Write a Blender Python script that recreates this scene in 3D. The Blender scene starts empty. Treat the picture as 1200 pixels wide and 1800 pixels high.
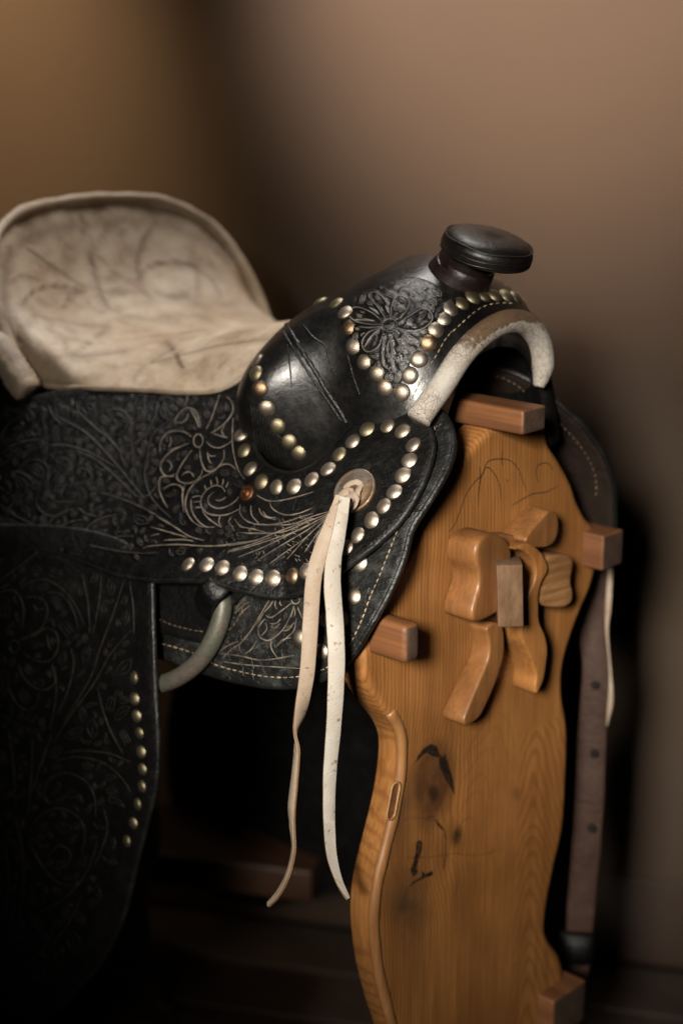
import bpy, bmesh, math, random
import numpy as np
from mathutils import Vector, Matrix
from mathutils.bvhtree import BVHTree
from mathutils.geometry import delaunay_2d_cdt

random.seed(7); rng = np.random.default_rng(7)
scene = bpy.context.scene
COL = scene.collection

# ------------------------------------------------------------------ camera
FPX = 3000.0                                     # focal length in survey pixels (1200 x 1800)
PITCH, YAW = math.radians(15.5), math.radians(43.0)
R_ = np.array([math.cos(YAW), math.sin(YAW), 0.0])
FH = np.array([-math.sin(YAW), math.cos(YAW), 0.0])
Z_ = np.array([0, 0, 1.0])
F_ = FH*math.cos(PITCH) - Z_*math.sin(PITCH)
U_ = FH*math.sin(PITCH) + Z_*math.cos(PITCH)
def raydir(u, v): return F_ + R_*(u-600)/FPX + U_*(900-v)/FPX
CAM = np.array([0, 0, .95]) - 1.6*raydir(895, 760)

cam_d = bpy.data.cameras.new('camera'); cam = bpy.data.objects.new('camera', cam_d); COL.objects.link(cam)
cam_d.sensor_fit = 'VERTICAL'; cam_d.sensor_height = 36.0; cam_d.sensor_width = 24.0
cam_d.lens = FPX/1800*36
cam_d.clip_start = .05; cam_d.clip_end = 50
M4 = Matrix(((R_[0], U_[0], -F_[0], CAM[0]), (R_[1], U_[1], -F_[1], CAM[1]), (R_[2], U_[2], -F_[2], CAM[2]), (0, 0, 0, 1)))
cam.matrix_world = M4
cam_d.dof.use_dof = True
cam_d.dof.focus_distance = 1.50
cam_d.dof.aperture_fstop = 2.7
cam_d.dof.aperture_blades = 0
scene.camera = cam

# ------------------------------------------------------------------ world and lamps
w = bpy.data.worlds.new('World'); scene.world = w; w.use_nodes = True
bg = w.node_tree.nodes['Background']; bg.inputs[0].default_value = (.60, .52, .46, 1); bg.inputs[1].default_value = .005

def camspace(r, u, f):                            # metres right / up / forward of the camera, level frame
    return CAM + R_*r + Z_*u + FH*f
def area(name, loc, target, sx, sy, power, col, spread=180):
    l = bpy.data.lights.new(name, 'AREA'); l.shape = 'RECTANGLE'; l.size = sx; l.size_y = sy
    l.energy = power; l.color = col; l.spread = math.radians(spread)
    o = bpy.data.objects.new(name, l); COL.objects.link(o); o.location = Vector(loc)
    o.rotation_euler = (Vector(target)-Vector(loc)).to_track_quat('-Z', 'Y').to_euler(); return o
def spot(name, loc, target, power, col, size, blend, rad):
    l = bpy.data.lights.new(name, 'SPOT'); l.energy = power; l.color = col; l.spot_size = math.radians(size)
    l.spot_blend = blend; l.shadow_soft_size = rad
    o = bpy.data.objects.new(name, l); COL.objects.link(o); o.location = Vector(loc)
    o.rotation_euler = (Vector(target)-Vector(loc)).to_track_quat('-Z', 'Y').to_euler(); return o

area('window_lamp', camspace(-.47, .40, -.72), (.02, -.11, .79), .32, .44, 3.35, (1.0, .93, .83), 22.5)
spot('added_wall_wash', camspace(.0, .478, 1.584), camspace(.257, .183, 2.25), 195, (1.0, .83, .69), 63.5, .76, .05)  # added spot that brightens the upper wall, no fitting of the room
spot('added_warm_wash', camspace(-.66, .62, 1.95), camspace(-.54, -.04, 2.45), 145, (1.0, .73, .42), 54, 1.0, .08)  # added warm spot to tint the left of the wall
area('ceiling_lamp', (-.50, .36, 2.25), (-.43, -.05, 1.0), .5, .5, 2.2, (1.0, .95, .90), 40)

vs = scene.view_settings
vs.view_transform = 'Standard'; vs.look = 'None'; vs.exposure = 0; vs.gamma = 1; vs.use_curve_mapping = False
scene.render.engine = 'CYCLES'
scene.cycles.use_denoising = True
scene.cycles.max_bounces = 6

# ------------------------------------------------------------------ helpers
Y0 = -.010                                        # the saddle's centre line
def at(u, v, axis, val):
    d = raydir(u, v); return CAM + d*((val-CAM[axis])/d[axis])
def proj(P):
    q = np.asarray(P, float)-CAM; d = q@F_
    return np.stack([600+FPX*(q@R_)/d, 900-FPX*(q@U_)/d], -1)
def zc(ox, oy, s, pts): return [(ox+x/s, oy+y/s) for x, y in pts]

def catmull(pts, n=8, closed=False):
    P = np.asarray(pts, float); N = len(P); out = []
    segs = N if closed else N-1
    for i in range(segs):
        if closed: p0, p1, p2, p3 = P[(i-1) % N], P[i], P[(i+1) % N], P[(i+2) % N]
        else: p0, p1, p2, p3 = P[max(i-1, 0)], P[i], P[i+1], P[min(i+2, N-1)]
        for k in range(n):
            t = k/n
            out.append(.5*((2*p1)+(-p0+p2)*t+(2*p0-5*p1+4*p2-p3)*t*t+(-p0+3*p1-3*p2+p3)*t**3))
    if not closed: out.append(P[-1])
    return np.array(out)
def resample(P, step, closed=False):
    P = np.asarray(P, float)
    if closed: P = np.vstack([P, P[:1]])
    d = np.linalg.norm(np.diff(P, axis=0), axis=1); s = np.concatenate([[0], np.cumsum(d)])
    n = max(2, int(round(s[-1]/step))); q = np.linspace(0, s[-1], n+1)
    out = np.stack([np.interp(q, s, P[:, k]) for k in range(P.shape[1])], -1)
    return out[:-1] if closed else out

def new_obj(name, me, mat, parent):
    o = bpy.data.objects.new(name, me); COL.objects.link(o)
    if mat is not None and not me.materials: me.materials.append(mat)
    if parent is not None: o.parent = parent
    return o
def mesh(name, V, Fc, mat, parent=None, smooth=True, kind=None, attrs=None):
    me = bpy.data.meshes.new(name)
    me.from_pydata([tuple(map(float, v)) for v in V], [], [tuple(map(int, f)) for f in Fc]); me.update()
    if smooth: me.polygons.foreach_set('use_smooth', [True]*len(me.polygons))
    if attrs:
        for k, a in attrs.items():
            at_ = me.attributes.new(k, 'FLOAT', 'POINT'); at_.data.foreach_set('value', np.asarray(a, np.float32))
    o = new_obj(name, me, mat, parent)
    if kind: o['kind'] = kind
    return o
def empty(name, label=None, cat=None, loc=(0, 0, 0)):
    o = bpy.data.objects.new(name, None); COL.objects.link(o); o.location = loc; o.empty_display_size = .05
    if label: o['label'] = label
    if cat: o['category'] = cat
    return o
class MB:
    def __init__(s): s.V = []; s.F = []
    def add(s, V, Fc):
        b = len(s.V); s.V += [tuple(v) for v in V]; s.F += [tuple(i+b for i in f) for f in Fc]
def grid_faces(nr, nc, closed_c=False):
    F = []
    for i in range(nr-1):
        for j in range(nc if closed_c else nc-1):
            a, b = i*nc+j, i*nc+(j+1) % nc
            F.append((a, b, b+nc, a+nc))
    return F
def frames(P):
    P = np.asarray(P, float); T = np.gradient(P, axis=0); T /= np.linalg.norm(T, axis=1)[:, None]+1e-12
    n = np.cross(T[0], [0, 0, 1.]);
    if np.linalg.norm(n) < 1e-3: n = np.cross(T[0], [0, 1., 0])
    n /= np.linalg.norm(n); N = []
    for t in T:
        n = n-t*(n@t); n /= np.linalg.norm(n)+1e-12; N.append(n)
    N = np.array(N); return T, N, np.cross(T, N)
def tube_vf(P, rad, seg=8, cap=True, flat=1.0, normal=None):
    P = np.asarray(P, float); rad = np.broadcast_to(np.asarray(rad, float), (len(P),))
    T, N, B = frames(P)
    if normal is not None:
        N = np.asarray(normal, float); N = N-T*np.sum(N*T, 1)[:, None]; N /= np.linalg.norm(N, axis=1)[:, None]+1e-12; B = np.cross(T, N)
    a = np.linspace(0, 2*math.pi, seg, endpoint=False)
    V = P[:, None, :]+rad[:, None, None]*(flat*np.cos(a)[None, :, None]*N[:, None, :]+np.sin(a)[None, :, None]*B[:, None, :])
    V = V.reshape(-1, 3); F = grid_faces(len(P), seg, True)
    if cap:
        F.append(tuple(range(seg))[::-1]); F.append(tuple(range((len(P)-1)*seg, len(P)*seg)))
    return V, F
def lathe_vf(prof, seg, origin, axis, ref=(1, 0, 0)):
    ax = np.asarray(axis, float); ax /= np.linalg.norm(ax)
    r = np.asarray(ref, float); r = r-ax*(r@ax); r /= np.linalg.norm(r); q = np.cross(ax, r)
    a = np.linspace(0, 2*math.pi, seg, endpoint=False); V = []; 
    for rr, h in prof:
        V += [np.asarray(origin)+ax*h+rr*(math.cos(t)*r+math.sin(t)*q) for t in a]
    F = grid_faces(len(prof), seg, True)
    F.append(tuple(range(seg))[::-1]); F.append(tuple(range((len(prof)-1)*seg, len(prof)*seg)))
    return V, F
def inside(P, poly):
    x, y = P[:, 0], P[:, 1]; c = np.zeros(len(P), bool); n = len(poly); j = n-1
    for i in range(n):
        xi, yi = poly[i]; xj, yj = poly[j]
        m = ((yi > y) != (yj > y))
        c ^= m & (x < (xj-xi)*(y-yi)/(yj-yi+1e-15)+xi); j = i
    return c
def seg_dist(P, line):
    P = np.asarray(P, float); L = np.asarray(line, float); best = np.full(len(P), 1e9)
    for a, b in zip(L[:-1], L[1:]):
        ab = b-a; t = np.clip(((P-a)@ab)/(ab@ab+1e-12), 0, 1)
        best = np.minimum(best, np.linalg.norm(P-a-t[:, None]*ab, axis=1))
    return best
def fill(poly, step, clear=.55, extra=None):
    """triangulate the inside of a closed 2-D outline with a regular grid of inner points"""
    poly = np.asarray(poly, float); lo, hi = poly.min(0), poly.max(0)
    gx, gy = np.meshgrid(np.arange(lo[0], hi[0], step), np.arange(lo[1], hi[1], step))
    gx = gx+(np.arange(gx.shape[0]) % 2)[:, None]*step*.5
    G = np.stack([gx.ravel(), gy.ravel()], -1); G = G[inside(G, poly)]
    G = G[seg_dist(G, np.vstack([poly, poly[:1]])) > step*clear]
    if extra is not None:
        lo2, hi2 = extra.min(0), extra.max(0); G = np.vstack([G[~((G > lo2) & (G < hi2)).all(1)], extra])
    P = np.vstack([poly, G]); n = len(poly)
    vo, eo, fo, *_ = delaunay_2d_cdt([Vector(p) for p in P], [(i, (i+1) % n) for i in range(n)], [list(range(n))], 1, 1e-7)
    return np.array([tuple(v) for v in vo]), [tuple(f) for f in fo], n
def bvh_of(o):
    me = o.data; return BVHTree.FromPolygons([v.co for v in me.vertices], [tuple(p.vertices) for p in me.polygons])
def cast(u, v, bvh):
    d = raydir(u, v); d = d/np.linalg.norm(d)
    h, n, i, t = bvh.ray_cast(Vector(CAM), Vector(d))
    if h is None: return None, None
    n = np.array(n)
    if n@d > 0: n = -n
    return np.array(h), n

# ------------------------------------------------------------------ materials
class NT:
    def __init__(s, name):
        s.m = bpy.data.materials.new(name); s.m.use_nodes = True; s.t = s.m.node_tree; s.b = s.t.nodes['Principled BSDF']
        s.co = s.n('ShaderNodeTexCoord').outputs['Object']
    def n(s, typ, **kw):
        x = s.t.nodes.new(typ)
        for k, v in kw.items():
            if k in ('operation', 'blend_type', 'feature', 'data_type', 'attribute_name', 'wave_type', 'bands_direction', 'distance', 'noise_dimensions', 'clamp', 'use_clamp'): setattr(x, k, v)
            else: x.inputs[k].default_value = v
        return x
    def l(s, a, b): s.t.links.new(a, b)
    def mapping(s, scale, rot=(0, 0, 0)):
        m = s.n('ShaderNodeMapping'); m.inputs['Scale'].default_value = scale; m.inputs['Rotation'].default_value = rot
        s.l(s.co, m.inputs[0]); return m.outputs[0]
    def noise(s, scale, detail=4, rough=.55, vec=None, dist=0):
        x = s.n('ShaderNodeTexNoise', Scale=scale, Detail=detail, Roughness=rough, Distortion=dist); s.l(vec or s.co, x.inputs['Vector']); return x.outputs['Fac']
    def voro(s, scale, feature='DISTANCE_TO_EDGE', vec=None, rnd=1.0):
        x = s.n('ShaderNodeTexVoronoi', feature=feature, Scale=scale, Randomness=rnd); s.l(vec or s.co, x.inputs['Vector']); return x.outputs['Distance']
    def ramp(s, fac, stops):
        r = s.n('ShaderNodeValToRGB'); e = r.color_ramp.elements
        while len(e) < len(stops): e.new(.5)
        for i, (p, c) in enumerate(stops):
            e[i].position = p; e[i].color = (c, c, c, 1) if np.isscalar(c) else (*c, 1)
        s.l(fac, r.inputs[0]); return r.outputs[0]
    def mix(s, fac, a, b, typ='MIX'):
        m = s.n('ShaderNodeMix', data_type='RGBA', blend_type=typ)
        for sock, val in ((m.inputs['Factor'], fac), (m.inputs[6], a), (m.inputs[7], b)):
            if hasattr(val, 'links'): s.l(val, sock)
            elif np.isscalar(val): sock.default_value = val
            else: sock.default_value = (*val, 1)
        return m.outputs[2]
    def math(s, op, a, b=None, clamp=False):
        m = s.n('ShaderNodeMath', operation=op, use_clamp=clamp)
        for i, val in enumerate((a, b)):
            if val is None: continue
            if hasattr(val, 'links'): s.l(val, m.inputs[i])
            else: m.inputs[i].default_value = val
        return m.outputs[0]
    def attr(s, name): return s.n('ShaderNodeAttribute', attribute_name=name).outputs['Fac']
    def bump(s, h, strength=.4, dist=.002, prev=None):
        b = s.n('ShaderNodeBump', Strength=strength, Distance=dist); s.l(h, b.inputs['Height'])
        if prev is not None: s.l(prev, b.inputs['Normal'])
        return b.outputs[0]
    def out(s, color=None, rough=None, normal=None, metal=0, spec=.5, coat=0, sheen=0):
        b = s.b
        for sock, val in ((b.inputs['Base Color'], color), (b.inputs['Roughness'], rough), (b.inputs['Normal'], normal), (b.inputs['Metallic'], metal)):
            if val is None: continue
            if hasattr(val, 'links'): s.l(val, sock)
            elif np.isscalar(val): sock.default_value = val
            else: sock.default_value = (*val, 1)
        b.inputs['Specular IOR Level'].default_value = spec; b.inputs['Coat Weight'].default_value = coat; b.inputs['Coat Roughness'].default_value = .25
        b.inputs['Sheen Weight'].default_value = sheen
        return s.m

def leather(name, col, dusty, rough, grain=1.0, crack=0.0, spec=.5, coat=0.0, dust_amt=.5, crest=None):
    t = NT(name)
    n1 = t.noise(14, 6); n2 = t.noise(210, 5); n3 = t.noise(45, 8, .65)
    dust = t.ramp(n3, [(.50, 0.0), (.78, 1.0)])
    c = t.mix(t.math('MULTIPLY', dust, dust_amt), col, dusty)
    c = t.mix(t.ramp(n1, [(.35, 0.0), (.7, .45)]), c, tuple(x*.5 for x in col))
    m1 = t.n('ShaderNodeMapping'); m1.inputs['Rotation'].default_value = (0, math.radians(32), 0); t.l(t.co, m1.inputs[0])
    m2 = t.n('ShaderNodeMapping'); m2.inputs['Scale'].default_value = (34, 240, 240); t.l(m1.outputs[0], m2.inputs[0])
    fib = t.noise(1, 6, .65, vec=m2.outputs[0], dist=.6)
    peb = t.voro(520, 'SMOOTH_F1'); wr = t.noise(38, 4, .6, dist=1.5)
    scr = t.ramp(t.noise(1, 3, .5, vec=m2.outputs[0], dist=2.5), [(.66, 0.0), (.70, 1.0)])
    c = t.mix(t.math('MULTIPLY', scr, .35*dust_amt), c, tuple(x*2.2 for x in dusty))
    b = t.bump(wr, .40*grain, .004); b = t.bump(n2, .32*grain, .0016, b); b = t.bump(peb, .10*grain, .0012, b); b = t.bump(fib, .55*grain, .0024, b)
    if crack:
        v = t.voro(62, vec=t.mapping((1, 1, 1.7))); cr = t.ramp(v, [(0.0, 0.0), (.035, 1.0)])
        sel = t.ramp(t.noise(12, 3), [(.45, 0.0), (.62, 1.0)])
        b = t.bump(t.math('MAXIMUM', cr, t.math('SUBTRACT', 1.0, sel)), crack, .002, b)
    em = t.attr('emb')
    if crest: c = t.mix(t.ramp(em, [(.62, 0.0), (1.0, .6)]), c, crest)
    r = t.math('ADD', t.math('MULTIPLY', t.math('ADD', n3, t.math('MULTIPLY', n2, .5)), .42), rough-.26, True)
    return t.out(c, r, b, spec=spec, coat=coat)

M = {}
M['black'] = leather('black_leather', (.0022, .0020, .0019), (.0085, .0078, .0065), .34, .85, .25, .40, crest=(.020, .016, .012))
M['smooth'] = leather('smooth_black_leather', (.0038, .0034, .0032), (.014, .012, .011), .30, .22, 0, .6, .12, .35)
M['panel'] = leather('tooled_panel_leather', (.0036, .0033, .0031), (.016, .014, .012), .30, .6, 0, .5, 0, .4, crest=(.030, .026, .021))
M['skirt'] = leather('dusty_black_leather', (.0065, .0068, .0062), (.070, .073, .066), .36, 1.0, .5, .5, 0, .8, crest=(.05, .045, .036))
M['fender'] = leather('dull_black_leather', (.0032, .0029, .0027), (.010, .009, .008), .42, .9, .2, .25, 0, .5, crest=(.014, .012, .009))
M['edge'] = leather('burnished_edge', (.0060, .0056, .0052), (.030, .028, .026), .36, .7, 0, .42)
M['inner'] = leather('brown_flesh_side', (.016, .009, .006), (.032, .019, .011), .62, 1.2, 0, .3)
M['latigo'] = leather('plum_brown_strap_leather', (.034, .016, .010), (.068, .040, .029), .55, 1.0, 0, .3)
M['horn'] = leather('polished_dark_horn', (.0060, .0046, .0044), (.018, .013, .012), .34, .35, 0, .45, .05, .4)

def worn(name, col, rough=.6):
    t = NT(name); n = t.noise(60, 4)
    return t.out(t.mix(t.ramp(n, [(.4, 0.0), (.65, 1.0)]), tuple(x*.35 for x in col), col), rough, t.bump(t.noise(300, 3), .4, .001))
M['tool'] = worn('worn_tooling', (.175, .140, .106))
M['tool_dim'] = worn('shaded_tooling', (.034, .028, .021))  # light falloff on the left side and fender put into a darker tooling colour
M['tool_ground'] = worn('ground_tooling', (.020, .0165, .0125))
M['tool_fork'] = worn('dark_tooling', (.170, .152, .130), .45)
M['thread'] = worn('waxed_thread', (.34, .25, .16), .7)
M['thread_dark'] = worn('dimmed_thread', (.12, .075, .040), .7)  # weaker light of the far side put into a darker thread colour
M['neck'] = leather('oxblood_horn_neck', (.0105, .0050, .0050), (.034, .015, .015), .34, .35, 0, .45, .05, .8)

def metal(name, col, tar, amt, rough):
    t = NT(name)
    inf = t.n('ShaderNodeObjectInfo').outputs['Random']
    add = t.n('ShaderNodeVectorMath', operation='ADD'); t.l(t.co, add.inputs[0])
    cmb = t.n('ShaderNodeCombineXYZ'); t.l(t.math('MULTIPLY', inf, 9.0), cmb.inputs[0]); t.l(cmb.outputs[0], add.inputs[1])
    vec = add.outputs[0]
    n = t.noise(220, 5, .6, vec); s = t.noise(900, 3, .6, vec)
    pit = t.ramp(s, [(.62, 0.0), (.70, 1.0)])
    f = t.math('ADD', t.math('MULTIPLY', t.ramp(n, [(.38, 0.0), (.68, 1.0)]), amt), t.math('MULTIPLY', inf, .25), True)
    c = t.mix(f, col, tar); c = t.mix(t.math('MULTIPLY', pit, .6), c, (.05, .035, .02))
    r = t.math('ADD', t.math('MULTIPLY', n, .3), rough-.1, True)
    return t.out(c, r, t.bump(n, .25, .0008), metal=1.0)
M['nickel'] = metal('aged_nickel', (.52, .47, .405), (.26, .19, .125), .9, .41)
M['brass'] = metal('tarnished_brass', (.38, .33, .22), (.17, .14, .08), .85, .43)
M['copper'] = metal('copper_stud', (.36, .25, .155), (.20, .13, .08), .7, .36)
M['rust'] = metal('rusty_copper', (.17, .072, .036), (.07, .03, .016), .8, .5)
def concho_mat():
    t = NT('stained_concho_metal'); n = t.noise(70, 6, .65); s = t.noise(420, 4, .7)
    f = t.ramp(n, [(.42, 1.0), (.66, 0.0)]); c = t.mix(f, (.42, .38, .33), (.17, .105, .058))
    c = t.mix(t.ramp(s, [(.56, 0.0), (.66, .8)]), c, (.10, .055, .03))
    return t.out(c, t.math('ADD', t.math('MULTIPLY', f, .25), .33), t.bump(s, .3, .001), metal=.85)
M['concho'] = concho_mat()
def ring_mat():
    t = NT('oxidised_ring_metal'); n = t.noise(30, 6, .65); s = t.noise(260, 5, .7)
    c = t.mix(t.ramp(n, [(.4, 0.0), (.62, 1.0)]), (.085, .092, .066), (.13, .105, .085)); c = t.mix(t.ramp(s, [(.5, 0.0), (.7, .6)]), c, (.045, .04, .03))
    return t.out(c, .48, t.bump(s, .35, .001), metal=.35)
M['ring'] = ring_mat()

def white_crackle():
    t = NT('crackled_white_rawhide'); n = t.noise(22, 6, .6)
    mp = t.noise(30, 3, .5)
    wv = t.n('ShaderNodeVectorMath', operation='ADD'); t.l(t.co, wv.inputs[0])
    sc = t.n('ShaderNodeVectorMath', operation='SCALE'); sc.inputs['Scale'].default_value = .004
    nn = t.n('ShaderNodeTexNoise', Scale=90.0, Detail=3.0); t.l(t.co, nn.inputs['Vector']); t.l(nn.outputs['Color'], sc.inputs[0]); t.l(sc.outputs[0], wv.inputs[1])
    v = t.voro(150, vec=wv.outputs[0]); v2 = t.voro(330, vec=wv.outputs[0])
    ck = t.math('MINIMUM', t.ramp(v, [(0.0, 0.0), (.05, 1.0)]), t.ramp(v2, [(0.0, .45), (.06, 1.0)]))
    sel = t.ramp(t.noise(16, 3), [(.30, 0.0), (.55, 1.0)])
    ck = t.math('MAXIMUM', ck, t.math('SUBTRACT', 1.0, sel))
    c = t.mix(t.ramp(n, [(.35, 0.0), (.75, 1.0)]), (.42, .39, .345), (.29, .24, .185))
    wear = t.attr('wear'); wn = t.math('ADD', wear, t.math('MULTIPLY', t.math('SUBTRACT', t.noise(110, 5, .65), .5), 1.3))
    wf = t.ramp(wn, [(.50, 0.0), (.72, 1.0)])
    c = t.mix(wf, c, (.13, .082, .048))
    c = t.mix(t.math('MULTIPLY', t.math('SUBTRACT', 1.0, ck), .85), c, (.075, .045, .028))
    b = t.bump(ck, .5, .0015); b = t.bump(t.noise(200, 4), .2, .001, b); b = t.bump(t.math('SUBTRACT', 1.0, wf), .4, .0015, b)
    return t.out(c, .48, b, spec=.4)
M['rawhide'] = white_crackle()
def seat_mat():
    t = NT('stained_cream_seat_leather')
    n = t.noise(9, 7, .62); n2 = t.noise(32, 6, .65); n3 = t.noise(240, 4)
    c = t.mix(t.ramp(n, [(.32, 0.0), (.70, 1.0)]), (.42, .35, .265), (.23, .155, .092))
    c = t.mix(t.ramp(n2, [(.48, 0.0), (.72, .85)]), c, (.165, .108, .062))
    c = t.mix(t.ramp(n2, [(.22, .55), (.42, 0.0)]), c, (.50, .45, .37))
    st = t.attr('stain'); sn = t.math('MULTIPLY', st, t.math('ADD', t.math('MULTIPLY', t.noise(30, 4), .7), .50), True)
    c = t.mix(sn, c, (.085, .048, .024))
    b = t.bump(n3, .3, .0015); b = t.bump(n2, .4, .004, b); b = t.bump(t.math('SUBTRACT', 1.0, st), .5, .003, b)
    return t.out(c, .58, b, spec=.35)
M['seat'] = seat_mat()
def strap_mat(name, c1, c2, spot_c):
    t = NT(name); n = t.noise(38, 5); s = t.noise(130, 5, .7)
    c = t.mix(t.ramp(n, [(.35, 0.0), (.7, 1.0)]), c1, c2); c = t.mix(t.ramp(s, [(.60, 0.0), (.66, .85)]), c, spot_c); c = t.mix(t.ramp(t.noise(14, 4), [(.5, 0.0), (.75, .4)]), c, tuple(x*.6 for x in c2))
    return t.out(c, .62, t.bump(t.noise(420, 4), .45, .001), spec=.3)
M['string_white'] = strap_mat('white_string_leather', (.335, .308, .27), (.28, .245, .20), (.10, .062, .034))
M['string_tan'] = strap_mat('buff_string_leather', (.285, .225, .168), (.22, .163, .115), (.11, .07, .04))
M['string_edge'] = strap_mat('string_cut_edge', (.20, .115, .055), (.13, .075, .04), (.08, .04, .02))

def wood(name, c1, c2, ring_scale, vec_scale, rough=.42, board=False, dark=(.035, .018, .008)):
    t = NT(name)
    mp = t.mapping(vec_scale)
    fine = t.noise(1.0, 6, .62, vec=mp)
    blot = t.noise(7, 4, .55)
    if board:
        ph = t.attr('phase'); w1 = t.math('ADD', t.math('MULTIPLY', ph, 1.0), t.math('MULTIPLY', t.noise(24, 4), 1.6))
        s = t.math('SINE', t.math('MULTIPLY', w1, 6.2832))
        s_ = t.math('ADD', t.math('MULTIPLY', s, .5), .5); rings = t.ramp(s_, [(.45, 0.0), (1.0, 1.0)])
    else:
        wv = t.n('ShaderNodeTexWave', wave_type='BANDS', bands_direction='DIAGONAL', Scale=ring_scale, Distortion=4.0, Detail=3.0)
        wv.inputs['Detail Scale'].default_value = 1.2
        mp2 = t.mapping(tuple(max(.12, x/90) for x in vec_scale)); t.l(mp2, wv.inputs['Vector']); rings = wv.outputs['Fac']
    c = t.mix(t.math('MULTIPLY', rings, .55 if board else .42), c1, c2)
    c = t.mix(t.ramp(fine, [(.42, 0.0), (.72, .55)]), c, tuple(x*.55 for x in c2))
    c = t.mix(t.ramp(blot, [(.4, 0.0), (.75, .6)]), c, tuple(x*.6 for x in c2)); blot2 = t.noise(1.0, 5, .6, vec=t.mapping(tuple(max(3, x/8) for x in vec_scale))); c = t.mix(t.ramp(blot2, [(.45, 0.0), (.7, .5)]), c, tuple(x*.75 for x in c2))
    if board:
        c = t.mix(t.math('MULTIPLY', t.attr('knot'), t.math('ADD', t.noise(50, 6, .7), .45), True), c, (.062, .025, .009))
        c = t.mix(t.math('MULTIPLY', t.attr('smudge_shade'), t.math('ADD', t.noise(40, 5), .35), True), c, (.030, .018, .010))
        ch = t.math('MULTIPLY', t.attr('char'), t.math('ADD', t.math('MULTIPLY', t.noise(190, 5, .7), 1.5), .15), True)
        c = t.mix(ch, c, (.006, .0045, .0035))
    b = t.bump(fine, .16, .0012); b = t.bump(rings, .05, .001, b)
    r = t.math('ADD', t.math('MULTIPLY', fine, .25), rough-.12, True)
    return t.out(c, r, b, spec=.42)
M['board'] = wood('oiled_pine_board', (.285, .124, .035), (.145, .052, .012), 1, (330, 330, 9), .46, True)
M['bar'] = wood('reddish_rail_wood', (.165, .064, .021), (.076, .027, .010), 6, (9, 330, 330), .55)
M['bar_end'] = wood('dark_rail_end_grain', (.060, .036, .024), (.028, .016, .011), 9, (220, 220, 220), .6)
M['carved'] = wood('carved_pine', (.250, .110, .036), (.130, .050, .014), 7, (260, 260, 16), .44)
M['carved_end'] = wood('end_grain_pine', (.290, .150, .060), (.130, .052, .018), 14, (30, 30, 420), .5)
M['peg'] = wood('pale_worn_peg_wood', (.330, .200, .115), (.140, .070, .034), 8, (120, 120, 60), .55)
M['cut'] = wood('fresh_cut_edge_wood', (.34, .195, .085), (.20, .10, .04), 8, (200, 200, 12), .46)
M['lip'] = wood('rounded_edge_pine', (.270, .130, .047), (.145, .058, .018), 8, (200, 200, 12), .44)
M['dark_wood'] = wood('dark_floor_wood', (.040, .024, .014), (.022, .012, .007), 5, (6, 120, 120), .42)
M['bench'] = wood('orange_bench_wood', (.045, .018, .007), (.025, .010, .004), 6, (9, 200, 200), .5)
t = NT('plum_brown_plaster'); n = t.noise(3, 4); n2 = t.noise(70, 5)
M['wall'] = t.out(t.mix(t.ramp(n, [(.3, 0.0), (.7, 1.0)]), (.060, .042, .030), (.053, .038, .029)), .9, t.bump(n2, .15, .003), spec=.04)
t = NT('brown_skirting_paint')
M['skirting'] = t.out(t.mix(t.noise(20, 4), (.040, .023, .014), (.028, .016, .010)), .45, t.bump(t.noise(90, 4), .1, .001))
t = NT('pencil_graphite'); M['pencil'] = t.out((.028, .020, .014), .7)
t = NT('stud_grime'); M['grime'] = t.out(t.mix(t.noise(300, 3), (.030, .020, .012), (.010, .008, .006)), .7, spec=.3)
t = NT('dark_cavity'); M['cavity'] = t.out((.010, .008, .007), .9, spec=.1)

# ------------------------------------------------------------------ the setting
WD = R_*math.cos(math.radians(14)) - FH*math.sin(math.radians(14))      # along the wall, to the right
WN = np.cross(WD, Z_); WN = WN if WN@FH < 0 else -WN                     # out of the wall, into the room
WB = at(1130, 1690, 2, 0.0)
def wp(s, out, z): return WB + WD*s + WN*out + Z_*z
def box8(name, P, mat, parent=None, bev=0.0, kind=None, ends=False):
    """P: 8 corners, bottom ring then top ring"""
    bm = bmesh.new(); vs_ = [bm.verts.new(Vector(p)) for p in P]
    for f in ((0, 1, 2, 3), (7, 6, 5, 4), (0, 4, 5, 1), (1, 5, 6, 2), (2, 6, 7, 3), (3, 7, 4, 0)): bm.faces.new([vs_[i] for i in f])
    bmesh.ops.recalc_face_normals(bm, faces=bm.faces[:])
    if bev: bmesh.ops.bevel(bm, geom=bm.edges[:], offset=bev, segments=3, profile=.6, affect='EDGES')
    me = bpy.data.meshes.new(name); bm.to_mesh(me); bm.free()
    me.polygons.foreach_set('use_smooth', [True]*len(me.polygons)) if bev else None
    if bev and hasattr(me, 'set_sharp_from_angle'): me.set_sharp_from_angle(angle=math.radians(40))
    o = new_obj(name, me, mat, parent)
    if ends:
        me.materials.append(M['bar_end'])
        me.polygons.foreach_set('material_index', [1 if abs(p.normal.x) > .8 else 0 for p in me.polygons])
    if kind: o['kind'] = kind
    return o
wall = box8('wall', [wp(-2.6, 0, 0), wp(1.6, 0, 0), wp(1.6, -.1, 0), wp(-2.6, -.1, 0), wp(-2.6, 0, 2.6), wp(1.6, 0, 2.6), wp(1.6, -.1, 2.6), wp(-2.6, -.1, 2.6)], M['wall'], kind='structure')
skb = box8('skirting_board', [wp(-2.6, .008, 0), wp(1.6, .008, 0), wp(1.6, .001, 0), wp(-2.6, .001, 0), wp(-2.6, .008, .135), wp(1.6, .008, .135), wp(1.6, .001, .135), wp(-2.6, .001, .135)], M['skirting'], bev=.001, kind='structure')
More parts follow.
